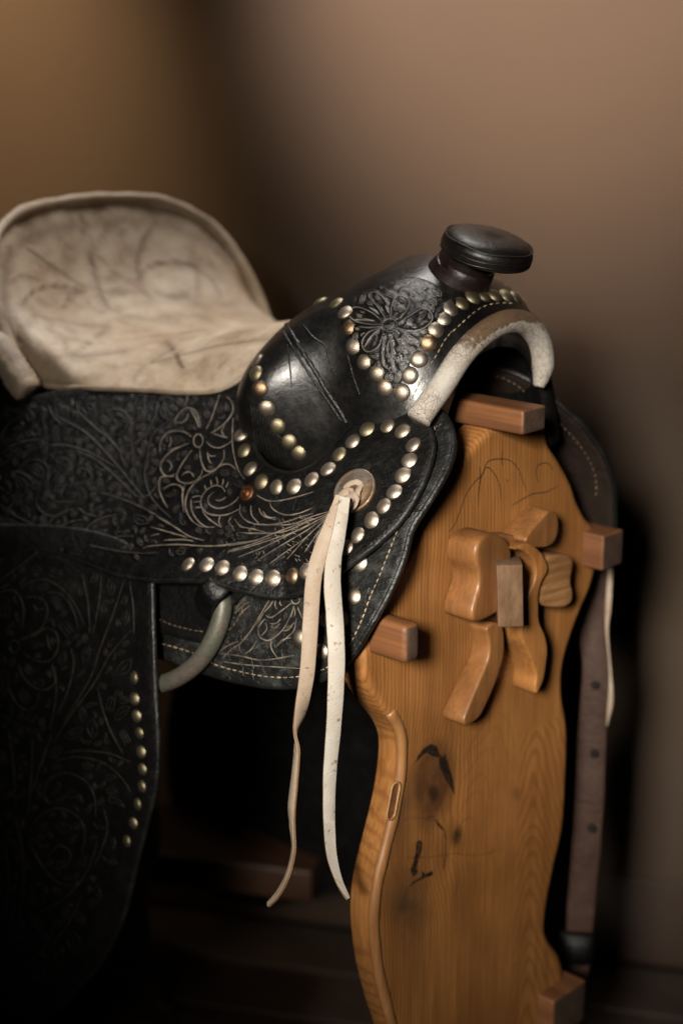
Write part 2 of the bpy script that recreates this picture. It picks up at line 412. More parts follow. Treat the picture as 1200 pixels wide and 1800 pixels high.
floor = box8('floor', [wp(-2.6, 1.9, -.06), wp(1.6, 1.9, -.06), wp(1.6, -.1, -.06), wp(-2.6, -.1, -.06), wp(-2.6, 1.9, -.021), wp(1.6, 1.9, -.021), wp(1.6, -.1, -.021), wp(-2.6, -.1, -.021)], M['cavity'], kind='structure')
for k in range(15):
    o0, o1 = .018+k*.125, .018+k*.125+.122
    box8('floor_plank', [wp(-2.6, o1, -.02), wp(1.6, o1, -.02), wp(1.6, o0, -.02), wp(-2.6, o0, -.02), wp(-2.6, o1, 0), wp(1.6, o1, 0), wp(1.6, o0, 0), wp(-2.6, o0, 0)], M['dark_wood'], floor, bev=.0015)

# low bench against the wall
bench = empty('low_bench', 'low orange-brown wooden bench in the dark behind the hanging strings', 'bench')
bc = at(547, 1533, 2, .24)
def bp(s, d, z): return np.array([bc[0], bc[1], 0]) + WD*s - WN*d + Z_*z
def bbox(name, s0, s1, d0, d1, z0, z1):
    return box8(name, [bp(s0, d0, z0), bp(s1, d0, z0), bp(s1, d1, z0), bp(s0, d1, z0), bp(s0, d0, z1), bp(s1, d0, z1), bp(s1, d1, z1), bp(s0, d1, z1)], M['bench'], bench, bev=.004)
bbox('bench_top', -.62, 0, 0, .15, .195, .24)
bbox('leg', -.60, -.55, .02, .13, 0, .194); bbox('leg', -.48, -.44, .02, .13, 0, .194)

# ------------------------------------------------------------------ the saddle rack
rack = empty('wooden_saddle_rack', 'honey coloured wooden saddle rack with wavy end board and carved bow', 'saddle rack')
left_edge = [(868, 747), (843, 772), (818, 803), (800, 836), (772, 885), (735, 945), (700, 1003), (664, 1066), (645, 1120), (639, 1165), (648, 1205), (672, 1246), (698, 1280), (709, 1312), (707, 1360), (697, 1420), (680, 1490), (666, 1546), (659, 1600), (660, 1650), (668, 1710), (684, 1775), (700, 1830), (720, 1960), (705, 2100), (690, 2260), (690, 2400)]
right_edge = [(960, 752), (965, 780), (985, 812), (1005, 850), (1015, 880), (1030, 910), (1047, 932), (1049, 985), (1040, 1030), (1015, 1090), (993, 1160), (989, 1215), (998, 1280), (997, 1350), (991, 1450), (975, 1525), (961, 1600), (961, 1645), (985, 1685), (991, 1730), (985, 1800), (960, 1900), (965, 2050), (985, 2200), (990, 2330)]
def plane_yz(pts, x=0.0): return np.array([at(u, v, 0, x)[1:] for u, v in pts])
L = plane_yz(left_edge); Rr = plane_yz(right_edge)
L = L[L[:, 1] > .012]; Rr = Rr[Rr[:, 1] > .012]
L = np.vstack([L, [L[-1, 0], .002]]); Rr = np.vstack([Rr, [Rr[-1, 0], .002]])
out_yz = np.vstack([resample(catmull(L, 6), .004), resample(catmull(Rr, 6), .004)[::-1]])
def inset(poly, d):
    P = np.asarray(poly); a = np.roll(P, 1, 0); b = np.roll(P, -1, 0); T = b-a; T /= np.linalg.norm(T, axis=1)[:, None]+1e-12
    N = np.stack([-T[:, 1], T[:, 0]], -1)
    area2 = np.sum(P[:, 0]*b[:, 1]-b[:, 0]*P[:, 1])
    if area2 < 0: N = -N
    return P+N*d
def slab(name, poly, xf, xb, mat, parent, bev=.005, step=.02, attrs=None, shear=(0, 0), extra=None, tilt=0.0):
    """an upright slab: outline in (y, z), front face at x = xf, rounded front edge, back at x = xb"""
    sgn = 1 if xf > xb else -1
    y_lo = np.asarray(poly)[:, 0].min(); tl = lambda y, k=0.0: tilt*(y-y_lo)*(1-k)
    p0, ff, n = fill(inset(poly, bev), step, extra=extra)
    nf = len(p0); V = [(xf-tl(y), y, z) for y, z in p0]; F = list(ff)
    rings = [(inset(poly, bev), None)]
    lev = [(bev*.45, xf-sgn*bev*.12), (bev*.12, xf-sgn*bev*.45), (0.0, xf-sgn*bev), (0.0, xb+sgn*bev*.5), (bev*.5, xb)]
    prev = list(range(n)); n0 = len(poly)
    for d, x in lev:
        q = inset(poly, d); b = len(V); k_ = (xf-x)/max(1e-6, xf-xb); V += [(x-tl(y, k_), y+shear[0]*k_, z+shear[1]*k_) for y, z in q]; cur = list(range(b, b+n0))
        F += [(prev[i], prev[(i+1) % n0], cur[(i+1) % n0], cur[i]) for i in range(n0)]; prev = cur
    F.append(tuple(prev))
    bm = bmesh.new(); vs_ = [bm.verts.new(v) for v in V]
    for f in F:
        try: bm.faces.new([vs_[i] for i in f])
        except ValueError: pass
    bm.verts.index_update()
    bmesh.ops.recalc_face_normals(bm, faces=bm.faces[:])
    me = bpy.data.meshes.new(name); bm.to_mesh(me); bm.free()
    me.polygons.foreach_set('use_smooth', [True]*len(me.polygons)); me.set_sharp_from_angle(angle=math.radians(50))
    if attrs:
        A = attrs(np.array(V))
        for k, a in A.items(): me.attributes.new(k, 'FLOAT', 'POINT').data.foreach_set('value', np.asarray(a, np.float32))
    return new_obj(name, me, mat, parent)

WK = lambda pts: zc(660, 1250, 4, pts)
def blob(P, c, rx, ry, ang=0, soft=.35):
    q = P-np.array(c); a = math.radians(ang); x = q[:, 0]*math.cos(a)+q[:, 1]*math.sin(a); y = -q[:, 0]*math.sin(a)+q[:, 1]*math.cos(a)
    r = np.sqrt((x/rx)**2+(y/ry)**2); return np.clip((1+soft-r)/(2*soft), 0, 1)
def line(P, pts, w, soft=1.5): return np.clip((w+soft-seg_dist(P, catmull(pts, 5)))/(soft*2), 0, 1)
def board_attrs(V):
    P = proj(V); y, z = V[:, 1], V[:, 2]; n = len(V)
    # flat-sawn grain: straight on the left, cathedral arches below the carving
    cz = .735; yc = .055
    arch = np.sqrt(((y-yc)/.05)**2+.02) + np.clip((z-.40)/.12, -2, 6)
    straight = (y+.25)/.0050
    wgt = np.clip((cz-z)/.10, 0, 1)*np.clip((y+.02)/.05, 0, 1)
    wob = .35*np.sin(z*21+y*30)+.25*np.sin(z*47+1.3)
    ph = straight*(1-wgt)+(arch*5.0)*wgt + wob
    k1 = proj(np.array([[0, 0, 0]]))
    c1 = np.array(WK([(400, 520)])[0]); c2 = np.array(WK([(300, 1020)])[0])
    d1 = np.sqrt(((P[:, 0]-c1[0])/30)**2+((P[:, 1]-c1[1])/70)**2); d2 = np.sqrt(((P[:, 0]-c2[0])/45)**2+((P[:, 1]-c2[1])/60)**2)
    ph += 5*np.exp(-d1**2*.7)+4*np.exp(-d2**2*.7)
    knot = 1.1*blob(P, c1, 31, 66, 8, .4)+.35*blob(P, c2, 46, 60, 5, .3)+.3*blob(P, (760, 1330), 55, 60, 0, .8)
    knot += .5*blob(P, WK([(560, 880)])[0], 12, 22, -15, .6)
    for pts in ([(610, 480), (680, 380), (740, 305), (800, 262), (832, 330), (850, 440), (845, 560)], [(640, 560), (700, 470), (760, 440), (790, 520), (800, 620)], [(600, 700), (650, 610), (710, 570), (750, 600), (770, 720), (755, 860)], [(560, 860), (610, 780), (660, 750), (695, 780), (710, 880)], [(690, 270), (780, 160), (845, 110), (885, 180), (920, 320)],
                [(620, 340), (700, 180), (800, 50), (880, 20), (940, 90), (970, 240)], [(240, 470), (260, 380), (330, 300)], [(130, 830), (200, 770), (300, 750), (420, 770)], [(100, 900), (110, 1050), (150, 1180), (210, 1240)], [(480, 1000), (560, 1080), (580, 1200), (540, 1320)], [(640, 1060), (700, 1150), (690, 1300)], [(800, 1000), (860, 1120), (850, 1280)]):
        knot += .42*line(P, WK(pts), .5, 2.4)
    for ux, uy, r in ((865+40, 1395, 12), (1000-75, 1480, 7), (805, 1580, 16), (850, 1660, 20)): knot += .22*blob(P, (ux, uy), r, r*1.6, 0, .7)
    smudge_shade = .62*blob(P, (705, 1420), 18, 55, 8, .7)+.6*blob(P, (708, 1585), 40, 40, 0, .8)+.45*blob(P, (722, 1640), 26, 90, 0, .9)
    smudge_shade += .35*blob(P, (905, 1150), 30, 70, 0, .9)  # shadow between the two carved tails, painted on the board
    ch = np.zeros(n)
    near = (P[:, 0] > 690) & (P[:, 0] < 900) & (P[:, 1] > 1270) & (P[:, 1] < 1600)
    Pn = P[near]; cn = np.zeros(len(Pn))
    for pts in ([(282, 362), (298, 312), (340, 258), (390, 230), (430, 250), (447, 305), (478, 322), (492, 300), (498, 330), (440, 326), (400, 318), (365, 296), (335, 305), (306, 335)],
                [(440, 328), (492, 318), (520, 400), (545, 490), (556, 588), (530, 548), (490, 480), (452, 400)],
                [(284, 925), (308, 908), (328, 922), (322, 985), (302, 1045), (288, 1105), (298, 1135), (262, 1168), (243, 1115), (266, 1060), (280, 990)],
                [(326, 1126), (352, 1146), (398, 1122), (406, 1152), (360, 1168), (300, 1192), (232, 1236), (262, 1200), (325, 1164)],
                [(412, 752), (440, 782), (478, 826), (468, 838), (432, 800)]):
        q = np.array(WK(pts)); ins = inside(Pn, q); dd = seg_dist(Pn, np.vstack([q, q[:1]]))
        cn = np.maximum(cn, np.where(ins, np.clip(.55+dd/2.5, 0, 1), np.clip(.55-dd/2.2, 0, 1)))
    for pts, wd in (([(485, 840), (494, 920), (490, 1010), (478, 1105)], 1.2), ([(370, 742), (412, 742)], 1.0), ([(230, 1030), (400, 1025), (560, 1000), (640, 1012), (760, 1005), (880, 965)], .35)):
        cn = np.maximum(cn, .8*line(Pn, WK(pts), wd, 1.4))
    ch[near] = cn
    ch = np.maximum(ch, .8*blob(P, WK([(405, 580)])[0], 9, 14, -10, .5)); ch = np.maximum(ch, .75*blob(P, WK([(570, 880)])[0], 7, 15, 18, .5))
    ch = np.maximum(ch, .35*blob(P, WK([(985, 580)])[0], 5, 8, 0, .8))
    front = (V[:, 0] > -.004)
    return {'phase': ph, 'knot': np.clip(knot, 0, 1)*front, 'smudge_shade': np.clip(smudge_shade, 0, 1)*front, 'char': ch*front}
ka, kb = at(722, 1300, 0, 0.0), at(812, 1570, 0, 0.0)
ky, kz = np.meshgrid(np.arange(ka[1], kb[1], .0009), np.arange(kb[2], ka[2], .0009))
kn = np.stack([ky.ravel(), kz.ravel()], -1)+rng.uniform(-.0001, .0001, (ky.size, 2))
board = slab('end_board', out_yz, 0.0, -.034, M['board'], rack, .0065, .0024, board_attrs, extra=kn)

# the far end of the rack: same outline, coarse
slab('rear_end_board', resample(inset(out_yz, .03), .02, True), -.625, -.655, M['dark_wood'], rack, .005, .05)  # dark floor wood: shade under the saddle put into the board's colour

def rail(name, u0, v0, y0, y1, z0, z1, xe, mat, xb=-.665, bev=.005):
    return box8(name, [(xe, y0, z0), (xe, y1, z0), (xb, y1, z0), (xb, y0, z0), (xe, y0, z1), (xe, y1, z1), (xb, y1, z1), (xb, y0, z1)], mat, rack, bev, ends=True)
# three rails that carry the saddle, their ends proud of the end board
pe = at(918, 765, 0, .042); pe2 = at(959, 751, 0, .042)
rail('top_rail', 0, 0, pe[1], pe2[1], pe[2]-.0005, pe[2]+.0225, .042, M['bar'], bev=.0035)
pl = at(714, 1106, 0, .042); pr = at(734, 1097, 0, .042); pb = at(715, 1168, 0, .042)
rail('side_rail', 0, 0, pl[1]-.001, pr[1]+.004, pb[2], pl[2]+.002, .042, M['bar'], bev=.006)
pq = at(1090, 934, 0, .024); pq2 = at(1090, 992, 0, .024)
rail('side_rail', 0, 0, pq[1]-.030, pq[1]+.006, pq2[2], pq[2]+.001, .024, M['bar'], bev=.003)
pf = at(1030, 1722, 0, .020)
rail('lower_rail', 0, 0, pf[1]-.06, pf[1], pf[2]-.05, pf[2], .020, M['bar'], xb=-.075, bev=.004)

# carved bow in the middle of the end board
CW = lambda pts: zc(760, 840, 4, pts)
def carved(name, pts, h, mat, bev=.0022, back=.0006, n=5, shear=(0, 0), tilt=.0):
    P = plane_yz(CW(pts), h)
    for _ in range(4):                              # the front is planed off towards the right: x = h - tilt*(y - y_left)
        y_l = P[:, 0].min(); nn = np.array([1.0, tilt, 0]); q = []
        for u, v in CW(pts):
            d = raydir(u, v); t_ = (h+tilt*y_l-CAM@nn)/(d@nn); q.append((CAM+d*t_)[1:])
        P = np.array(q)
    P = resample(catmull(P, n, True), .0022, True)
    return slab(name, P, h, back, mat, rack, bev, .008, shear=shear, tilt=tilt)
carved('carved_lobe', [(335, 440), (400, 392), (470, 402), (530, 450), (557, 520), (552, 600), (532, 680), (530, 760), (520, 850), (480, 930), (415, 975), (345, 1008), (290, 1008), (284, 940), (306, 850), (330, 760), (330, 680), (308, 600), (308, 510)], .036, M['carved'], .0042, tilt=.16)
carved('carved_lobe', [(800, 560), (835, 545), (900, 540), (965, 550), (988, 600), (976, 680), (972, 740), (986, 800), (978, 870), (930, 908), (860, 912), (790, 902), (748, 868), (742, 800), (760, 740), (750, 660), (760, 590)], .024, M['carved_end'], .0025)
carved('carved_lobe', [(655, 440), (690, 375), (760, 295), (825, 232), (872, 255), (886, 330), (870, 420), (820, 480), (730, 490), (680, 470)], .030, M['carved'], .002, tilt=.12)
carved('carved_tail', [(562, 500), (600, 482), (680, 462), (760, 520), (803, 600), (806, 660), (765, 740), (746, 820), (745, 900), (750, 1010), (788, 1100), (808, 1200), (800, 1300), (780, 1420), (735, 1515), (722, 1470), (730, 1400), (715, 1330), (680, 1240), (636, 1150), (628, 1050), (650, 920), (690, 800), (722, 715), (728, 640), (700, 570), (640, 515)], .029, M['board'], .002)
carved('carved_tail', [(385, 1060), (430, 1020), (490, 1040), (505, 1150), (500, 1250), (478, 1340), (440, 1450), (385, 1580), (325, 1690), (240, 1742), (222, 1705), (250, 1620), (300, 1500), (350, 1380), (388, 1290), (402, 1200), (392, 1120)], .027, M['carved'], .0025, tilt=.10)
carved('tenon_peg', [(450, 615), (632, 613), (640, 1048), (462, 1052)], .054, M['peg'], .0014, n=1, shear=(.064, -.014), tilt=0)
carved('tenon_end', [(470, 420), (560, 400), (620, 430), (640, 470), (560, 520), (500, 520)], .016, M['carved'], .003)

lp = catmull([at(u, v, 0, -.003) for u, v in ((684, 1250), (700, 1277), (706, 1312), (703, 1365), (693, 1425), (677, 1492), (664, 1546), (657, 1600), (658, 1650), (666, 1710), (682, 1775), (699, 1840), (718, 1960))], 6)
lr = np.full(len(lp), .0062); lr[:3] = (.0048, .0058, .0062)
mesh('edge_lip', *tube_vf(lp, lr*(1+.04*np.sin(np.arange(len(lp))*.8)), 12, True, .8, np.tile(np.array([1., 0, 0]), (len(lp), 1))), M['lip'], rack)
# pencil lines left on the board, and the routed slot
def ribbon_line(px, w, x=.0004):
    P = np.array([at(u, v, 0, x) for u, v in catmull(px, 6)]); T = np.gradient(P, axis=0); T /= np.linalg.norm(T, axis=1)[:, None]
    N = np.stack([0*T[:, 0], -T[:, 2], T[:, 1]], -1); tw = np.linspace(0, 1, len(P)); ww = w*(.35+.65*np.sin(tw*math.pi)**.5)
    V = np.concatenate([P+N*ww[:, None], P-N*ww[:, None]]); n = len(P)
    return V, [(i, i+1, n+i+1, n+i) for i in range(n-1)]
mb = MB(); BW = lambda pts: zc(740, 640, 3.158, pts)
for pts in ([(155, 930), (190, 880), (220, 800), (250, 720), (300, 650), (340, 610), (365, 545), (420, 527), (490, 535), (535, 580), (560, 640), (585, 710)],
            [(315, 790), (320, 690), (335, 620), (360, 575), (390, 590), (430, 660), (440, 750)], [(450, 480), (445, 540), (455, 560)], [(322, 570), (325, 640), (318, 720)],
            [(650, 660), (635, 600), (650, 560), (700, 550), (730, 590)], [(505, 785), (560, 750), (620, 720), (690, 710), (760, 675)], [(470, 640), (480, 650)]):
    mb.add(*ribbon_line(BW(pts), .00055))
mesh('pencil_mark', mb.V, mb.F, M['pencil'], rack, False, kind='stuff')
a0, a1 = at(695, 1386, 0, .0026), at(687, 1430, 0, .0026)
def capsule_loop(a, b, r, n=10):
    d = (b-a)/np.linalg.norm(b-a); s = np.cross([1., 0, 0], d); out = []
    for k in range(n+1): th = math.pi*k/n; out.append(a+r*(s*math.cos(th)-d*math.sin(th)))
    for k in range(n+1): th = math.pi*k/n; out.append(b+r*(-s*math.cos(th)+d*math.sin(th)))
    return np.array(out)
cl = capsule_loop(a0, a1, .0058); Vt, Ft = tube_vf(np.vstack([cl, cl[:2]]), .0011, 6, False)
mesh('slot_rim', Vt, Ft, M['cut'], rack)
cl2 = capsule_loop(a0, a1, .0054)
mesh('slot', np.vstack([cl2-[.0006, 0, 0]]), [tuple(range(len(cl2)))], M['bar'], rack)

# ------------------------------------------------------------------ the saddle
saddle = empty('western_saddle', 'black tooled western saddle with cream seat, metal studs and white strings', 'saddle', (0, 0, .98))
saddle_parts = []
def S(o):
    """keep world coordinates while the part is a child of the saddle's empty"""
    o.parent = saddle; o.matrix_parent_inverse = Matrix.Translation((0, 0, -.98)); return o
ZT = np.array([1.05, 1.0, .97, .94, .91, .87, .82, .76, .68, .5, .2])[::-1]
YT = np.array([-.060, -.085, -.108, -.138, -.163, -.187, -.209, -.226, -.238, -.250, -.262])[::-1]
def side_y(x, z):
    b = np.interp(z, ZT, YT)
    s = np.clip((-.27-x)/.22, 0, 1); s = s*s*(3-2*s)
    g = np.clip((z-.62)/.32, 0, 1)
    return b - .072*s*g
def side_hit(u, v, off=0.0):
    d = raydir(u, v); t0, t1 = 1.0, 2.6
    f = lambda t: (CAM[1]+d[1]*t) - (side_y(CAM[0]+d[0]*t, CAM[2]+d[2]*t)-off)
    ts = np.linspace(.8, 2.6, 90); prev = f(ts[0])
    lo = None
    for a, b in zip(ts[:-1], ts[1:]):
        fb = f(b)
        if prev < 0 <= fb: lo, hi = a, b; break
        prev = fb
    if lo is None: lo, hi = 2.59, 2.6
    for _ in range(26):
        m = .5*(lo+hi)
        if f(m) < 0: lo = m
        else: hi = m
    return CAM+d*lo
def side_hits(UV, off):
    UV = np.asarray(UV, float); off = np.broadcast_to(np.asarray(off, float), (len(UV),))
    D = F_+R_*((UV[:, :1]-600)/FPX)+U_*((900-UV[:, 1:])/FPX)
    f = lambda t, o=None: (CAM[1]+D[:, 1]*t)-(side_y(CAM[0]+D[:, 0]*t, CAM[2]+D[:, 2]*t)-off)
    lo = np.full(len(UV), 2.59); hi = np.full(len(UV), 2.6); done = np.zeros(len(UV), bool)
    ts = np.linspace(.8, 2.6, 90); prev = f(np.full(len(UV), ts[0]))
    for a, b in zip(ts[:-1], ts[1:]):
        fb = f(np.full(len(UV), b)); m = (~done) & (prev < 0) & (fb >= 0); lo[m] = a; hi[m] = b; done |= m; prev = fb
    for _ in range(26):
        mid = .5*(lo+hi); g = f(mid) < 0; lo = np.where(g, mid, lo); hi = np.where(g, hi, mid)
    return CAM+D*lo[:, None]
def mirror(V): V = np.array(V, float); V[:, 1] = 2*Y0-V[:, 1]; return V
def sheet(name, outline, off, thick, mat, step=9, far=True, far_mat=None, edge_r=0.0, edge_mat=None, off_fn=None, dense=6, lines=None, amp=.0005):
    """a leather sheet lying over the side of the saddle, cut to an outline, with real thickness and a rounded rim"""
    poly = resample(catmull(outline, dense, True), step*.8, True)
    p, fc, n = fill(poly, step)
    O = (lambda u, v: off) if off_fn is None else off_fn
    T = side_hits(p, [O(u, v) for u, v in p])
    nv = len(T)
    # vertex normals of the top
    N = np.zeros_like(T)
    for f in fc:
        a, b, c = T[f[0]], T[f[1]], T[f[2]]; q = np.cross(b-a, c-a); q = q if q[1] < 0 else -q
        for i in f: N[i] += q
    N /= np.linalg.norm(N, axis=1)[:, None]+1e-12
    B = T-N*thick
    nb = len(poly); emb = np.zeros(nv)
    if lines:
        hh, emb = emboss(p, lines); hh[:nb] = 0; emb[:nb] = 0; T = T+N*(hh*amp)[:, None]
    # rounded rim: pull the rim in a little on both faces
    V = np.vstack([T, B]); F = [f for f in fc]+[tuple(i+nv for i in f[::-1]) for f in fc]
    C = T[:nb]-T.mean(0); tang = np.roll(T[:nb], -1, 0)-np.roll(T[:nb], 1, 0); outw = np.cross(tang, N[:nb]); outw /= np.linalg.norm(outw, axis=1)[:, None]+1e-12
    ref = T[:nb]; nxt = p[:nb]
    area2 = np.sum(poly[:, 0]*np.roll(poly[:, 1], -1)-np.roll(poly[:, 0], -1)*poly[:, 1])
    # sign test with one rim point
    k = int(np.argmax(p[:nb, 0])); tst = proj((T[k]+outw[k]*.002)[None])[0]
    if tst[0] < p[k, 0]: outw = -outw
    m1 = T[:nb]-N[:nb]*thick*.25+outw*thick*.35; m2 = T[:nb]-N[:nb]*thick*.75+outw*thick*.35
    b1 = len(V); V = np.vstack([V, m1, m2])
    for i in range(nb):
        j = (i+1) % nb
        F += [(i, j, b1+j, b1+i), (b1+i, b1+j, b1+nb+j, b1+nb+i), (b1+nb+i, b1+nb+j, nv+j, nv+i)]
    bm = bmesh.new(); vv = [bm.verts.new(v) for v in V]
    for f in F:
        try: bm.faces.new([vv[i] for i in f])
        except ValueError: pass
    bmesh.ops.recalc_face_normals(bm, faces=bm.faces[:])
    me = bpy.data.meshes.new(name); bm.to_mesh(me); bm.free(); me.polygons.foreach_set('use_smooth', [True]*len(me.polygons))
    at_ = np.zeros(len(me.vertices), np.float32); at_[:nv] = emb; me.attributes.new('emb', 'FLOAT', 'POINT').data.foreach_set('value', at_)
    o = S(new_obj(name, me, mat, None))
    res = [o]
    if far:
        me2 = me.copy(); co = np.empty(len(me2.vertices)*3, np.float32); me2.vertices.foreach_get('co', co); co = co.reshape(-1, 3); co[:, 1] = 2*Y0-co[:, 1]
        me2.vertices.foreach_set('co', co.ravel()); me2.flip_normals(); me2.update()
        if far_mat: me2.materials.clear(); me2.materials.append(far_mat)
        o2 = S(bpy.data.objects.new(name, me2)); COL.objects.link(o2); res.append(o2)
    if edge_r:
        P = T[:nb]; Q = P-N[:nb]*thick*.5+outw*thick*.1
        Vt, Ft = tube_vf(np.vstack([Q, Q[:1]]), edge_r, 8, False)
        er = mesh('rolled_edge', Vt, Ft, edge_mat or M['edge'], o)
        if far:
            mesh('rolled_edge', mirror(Vt), [f[::-1] for f in Ft], edge_mat or M['edge'], res[1])
    return res

ZA = lambda p: zc(250, 680, 4, p); ZL = lambda p: zc(0, 680, 4, p); ZB = lambda p: zc(350, 900, 4.8, p); ZF = lambda p: zc(0, 950, 3.6, p); ZC = lambda p: zc(560, 490, 5, p)
def ell(cx, cy, rx, ry, n=14): return [(cx+rx*math.cos(a), cy+ry*math.sin(a)) for a in np.linspace(0, 2*math.pi, n)]
strong = [ell(395, 380, 33, 46), [(410, 290), (400, 230), (370, 170), (320, 150), (270, 180), (235, 230), (230, 275)], [(325, 190), (310, 230), (270, 255), (240, 250)],
 [(345, 350), (300, 320), (240, 310), (180, 325), (140, 370), (125, 430), (130, 470)], [(200, 350), (205, 390), (185, 430)], [(330, 400), (270, 420), (200, 460), (150, 510), (130, 560), (145, 610), (190, 630), (245, 610)],
 [(170, 515), (200, 535), (208, 565), (190, 595)], [(350, 445), (310, 500), (265, 570), (245, 620), (255, 660), (310, 680), (370, 665), (415, 620), (425, 580)], [(280, 625), (310, 600), (345, 605), (365, 635)],
 [(405, 430), (410, 490), (425, 550), (450, 590), (490, 595), (540, 560), (575, 500), (575, 440)], [(450, 385), (490, 420), (540, 430), (590, 410), (635, 380)], [(500, 330), (560, 350), (600, 360)], [(580, 270), (560, 320), (590, 360)],
 [(480, 330), (550, 285), (610, 225), (640, 160), (625, 100), (590, 70)], [(450, 300), (480, 240), (510, 160), (545, 55)], [(470, 480), (490, 490), (520, 485)], [(460, 460), (470, 520), (490, 540)],
 [(320, 60), (310, 110), (300, 140)], [(640, 220), (635, 300), (635, 400), (650, 500), (680, 590), (720, 650)], [(500, 600), (550, 555), (610, 545), (660, 580)],
 [(500, 600), (420, 640), (350, 700), (310, 780), (310, 870), (360, 950), (430, 990)],
 [(590, 775), (550, 800), (512, 795)], [(505, 740), (465, 780), (475, 830), (530, 855), (600, 840), (660, 800), (680, 770)],
 [(585, 740), (560, 705), (510, 695), (450, 730), (415, 790), (420, 850), (460, 890), (530, 905), (610, 895), (680, 860)],
 [(490, 700), (487, 680), (482, 655)], [(530, 690), (530, 665), (522, 635)], [(562, 695), (570, 670), (572, 645)], [(590, 710), (598, 690), (608, 668)], [(450, 730), (445, 710), (438, 690)], [(425, 775), (390, 768), (350, 780)], [(415, 812), (390, 808), (362, 812)], [(412, 850), (390, 848), (370, 856)],
 [(345, 790), (350, 870), (390, 940), (450, 985), (510, 985)], [(420, 870), (470, 930), (555, 988)], [(550, 905), (540, 950), (560, 990)], [(150, 720), (200, 690), (250, 690), (285, 720), (285, 800), (295, 880)], [(125, 640), (120, 720), (150, 800), (180, 850)],
 [(225, 630), (135, 635), (120, 700)], [(300, 690), (290, 730), (280, 780)],
 [(690, 830), (690, 890), (730, 940), (800, 965), (900, 970), (1010, 950), (1100, 920), (1200, 890)], [(765, 830), (770, 900), (820, 960)], [(805, 760), (880, 800), (970, 800), (1100, 770), (1200, 740)],
 [(895, 810), (920, 860), (1000, 900), (1100, 890), (1200, 850)], [(820, 850), (850, 905), (940, 935)], [(850, 875), (880, 915), (940, 920)], [(630, 915), (608, 950), (640, 990)], [(650, 925), (690, 980), (780, 1000), (870, 1025)], [(700, 1025), (800, 1030), (880, 1025)],
 [(100, 910), (220, 980), (330, 1050), (430, 1080)], [(60, 985), (180, 1020), (320, 1060)], [(0, 850), (110, 910)], [(0, 1140), (60, 1120), (250, 1110), (450, 1120), (640, 1110), (800, 1080), (950, 1020), (1200, 930)],
 [(180, 450), (250, 430), (320, 400)], [(340, 160), (380, 230), (400, 290)], [(60, 1050), (120, 1035)], [(150, 1080), (280, 1075), (360, 1085)]]
fan = [[(1120, 0), (900, 90), (700, 170), (450, 182), (330, 172)], [(1110, 10), (850, 150), (620, 230), (400, 300), (240, 340)], [(1105, 20), (900, 160), (680, 290), (490, 410)], [(1100, 40), (940, 180), (820, 310), (740, 400)], [(1092, 30), (900, 215), (700, 360), (590, 440)], [(1080, 60), (950, 250), (890, 340)],
 [(0, 290), (150, 285), (330, 260), (480, 240)], [(1120, -10), (950, 40), (800, 100), (640, 110), (520, 100)], [(1100, 20), (800, 170), (560, 290), (330, 380)], [(1060, 80), (1000, 200), (960, 330)], [(240, 330), (420, 280), (600, 215)], [(870, 80), (900, 60), (950, 50)], [(880, 90), (920, 70), (970, 55)]]
left = [[(70, 600), (140, 600), (210, 640), (245, 690)], [(130, 580), (200, 520), (290, 520), (340, 580), (325, 640)], [(350, 520), (430, 500), (500, 530), (490, 580)], [(380, 700), (480, 690), (580, 670), (640, 640), (620, 590), (550, 570), (540, 620)], [(320, 730), (370, 790), (440, 810), (560, 800), (610, 740)],
 [(260, 760), (260, 830), (310, 890), (390, 910), (460, 870), (470, 830)], [(200, 740), (120, 790), (70, 860), (110, 900)], ell(250, 695, 28, 24), [(0, 560), (150, 470), (300, 420), (450, 410), (600, 450), (740, 520), (820, 570)], [(0, 480), (120, 400), (330, 360)], [(300, 490), (500, 450), (650, 500), (760, 580), (960, 770)],
 [(700, 740), (860, 790), (1000, 850), (1200, 960)], [(540, 110), (560, 180), (640, 260), (760, 360), (830, 430)], [(430, 120), (400, 200), (600, 320), (780, 500), (1020, 790)], [(340, 130), (380, 210), (440, 270)], [(1200, 230), (1080, 330), (1040, 480), (1020, 640), (1080, 800), (1200, 920)],
 [(710, 280), (750, 340), (860, 470)], [(860, 420), (850, 480), (880, 560)], [(930, 420), (940, 560), (980, 680)], [(600, 1080), (610, 1000), (700, 930), (820, 900)], [(360, 1030), (350, 960), (420, 890), (560, 850)], [(420, 980), (500, 950), (570, 935)], [(700, 1110), (800, 1060), (940, 1050)],
 [(0, 850), (200, 950), (400, 1040), (700, 1130), (960, 1170), (1100, 1165)], [(560, 850), (600, 890), (680, 910)], [(900, 330), (920, 260), (880, 180), (800, 160), (740, 190)], [(1100, 130), (1080, 240), (990, 370), (880, 420)], [(950, 770), (1050, 760), (1130, 640)], [(0, 380), (60, 260), (160, 200)], [(-200, 500), (-100, 600), (0, 700), (70, 760)], [(-200, 700), (-80, 780), (60, 860)]]
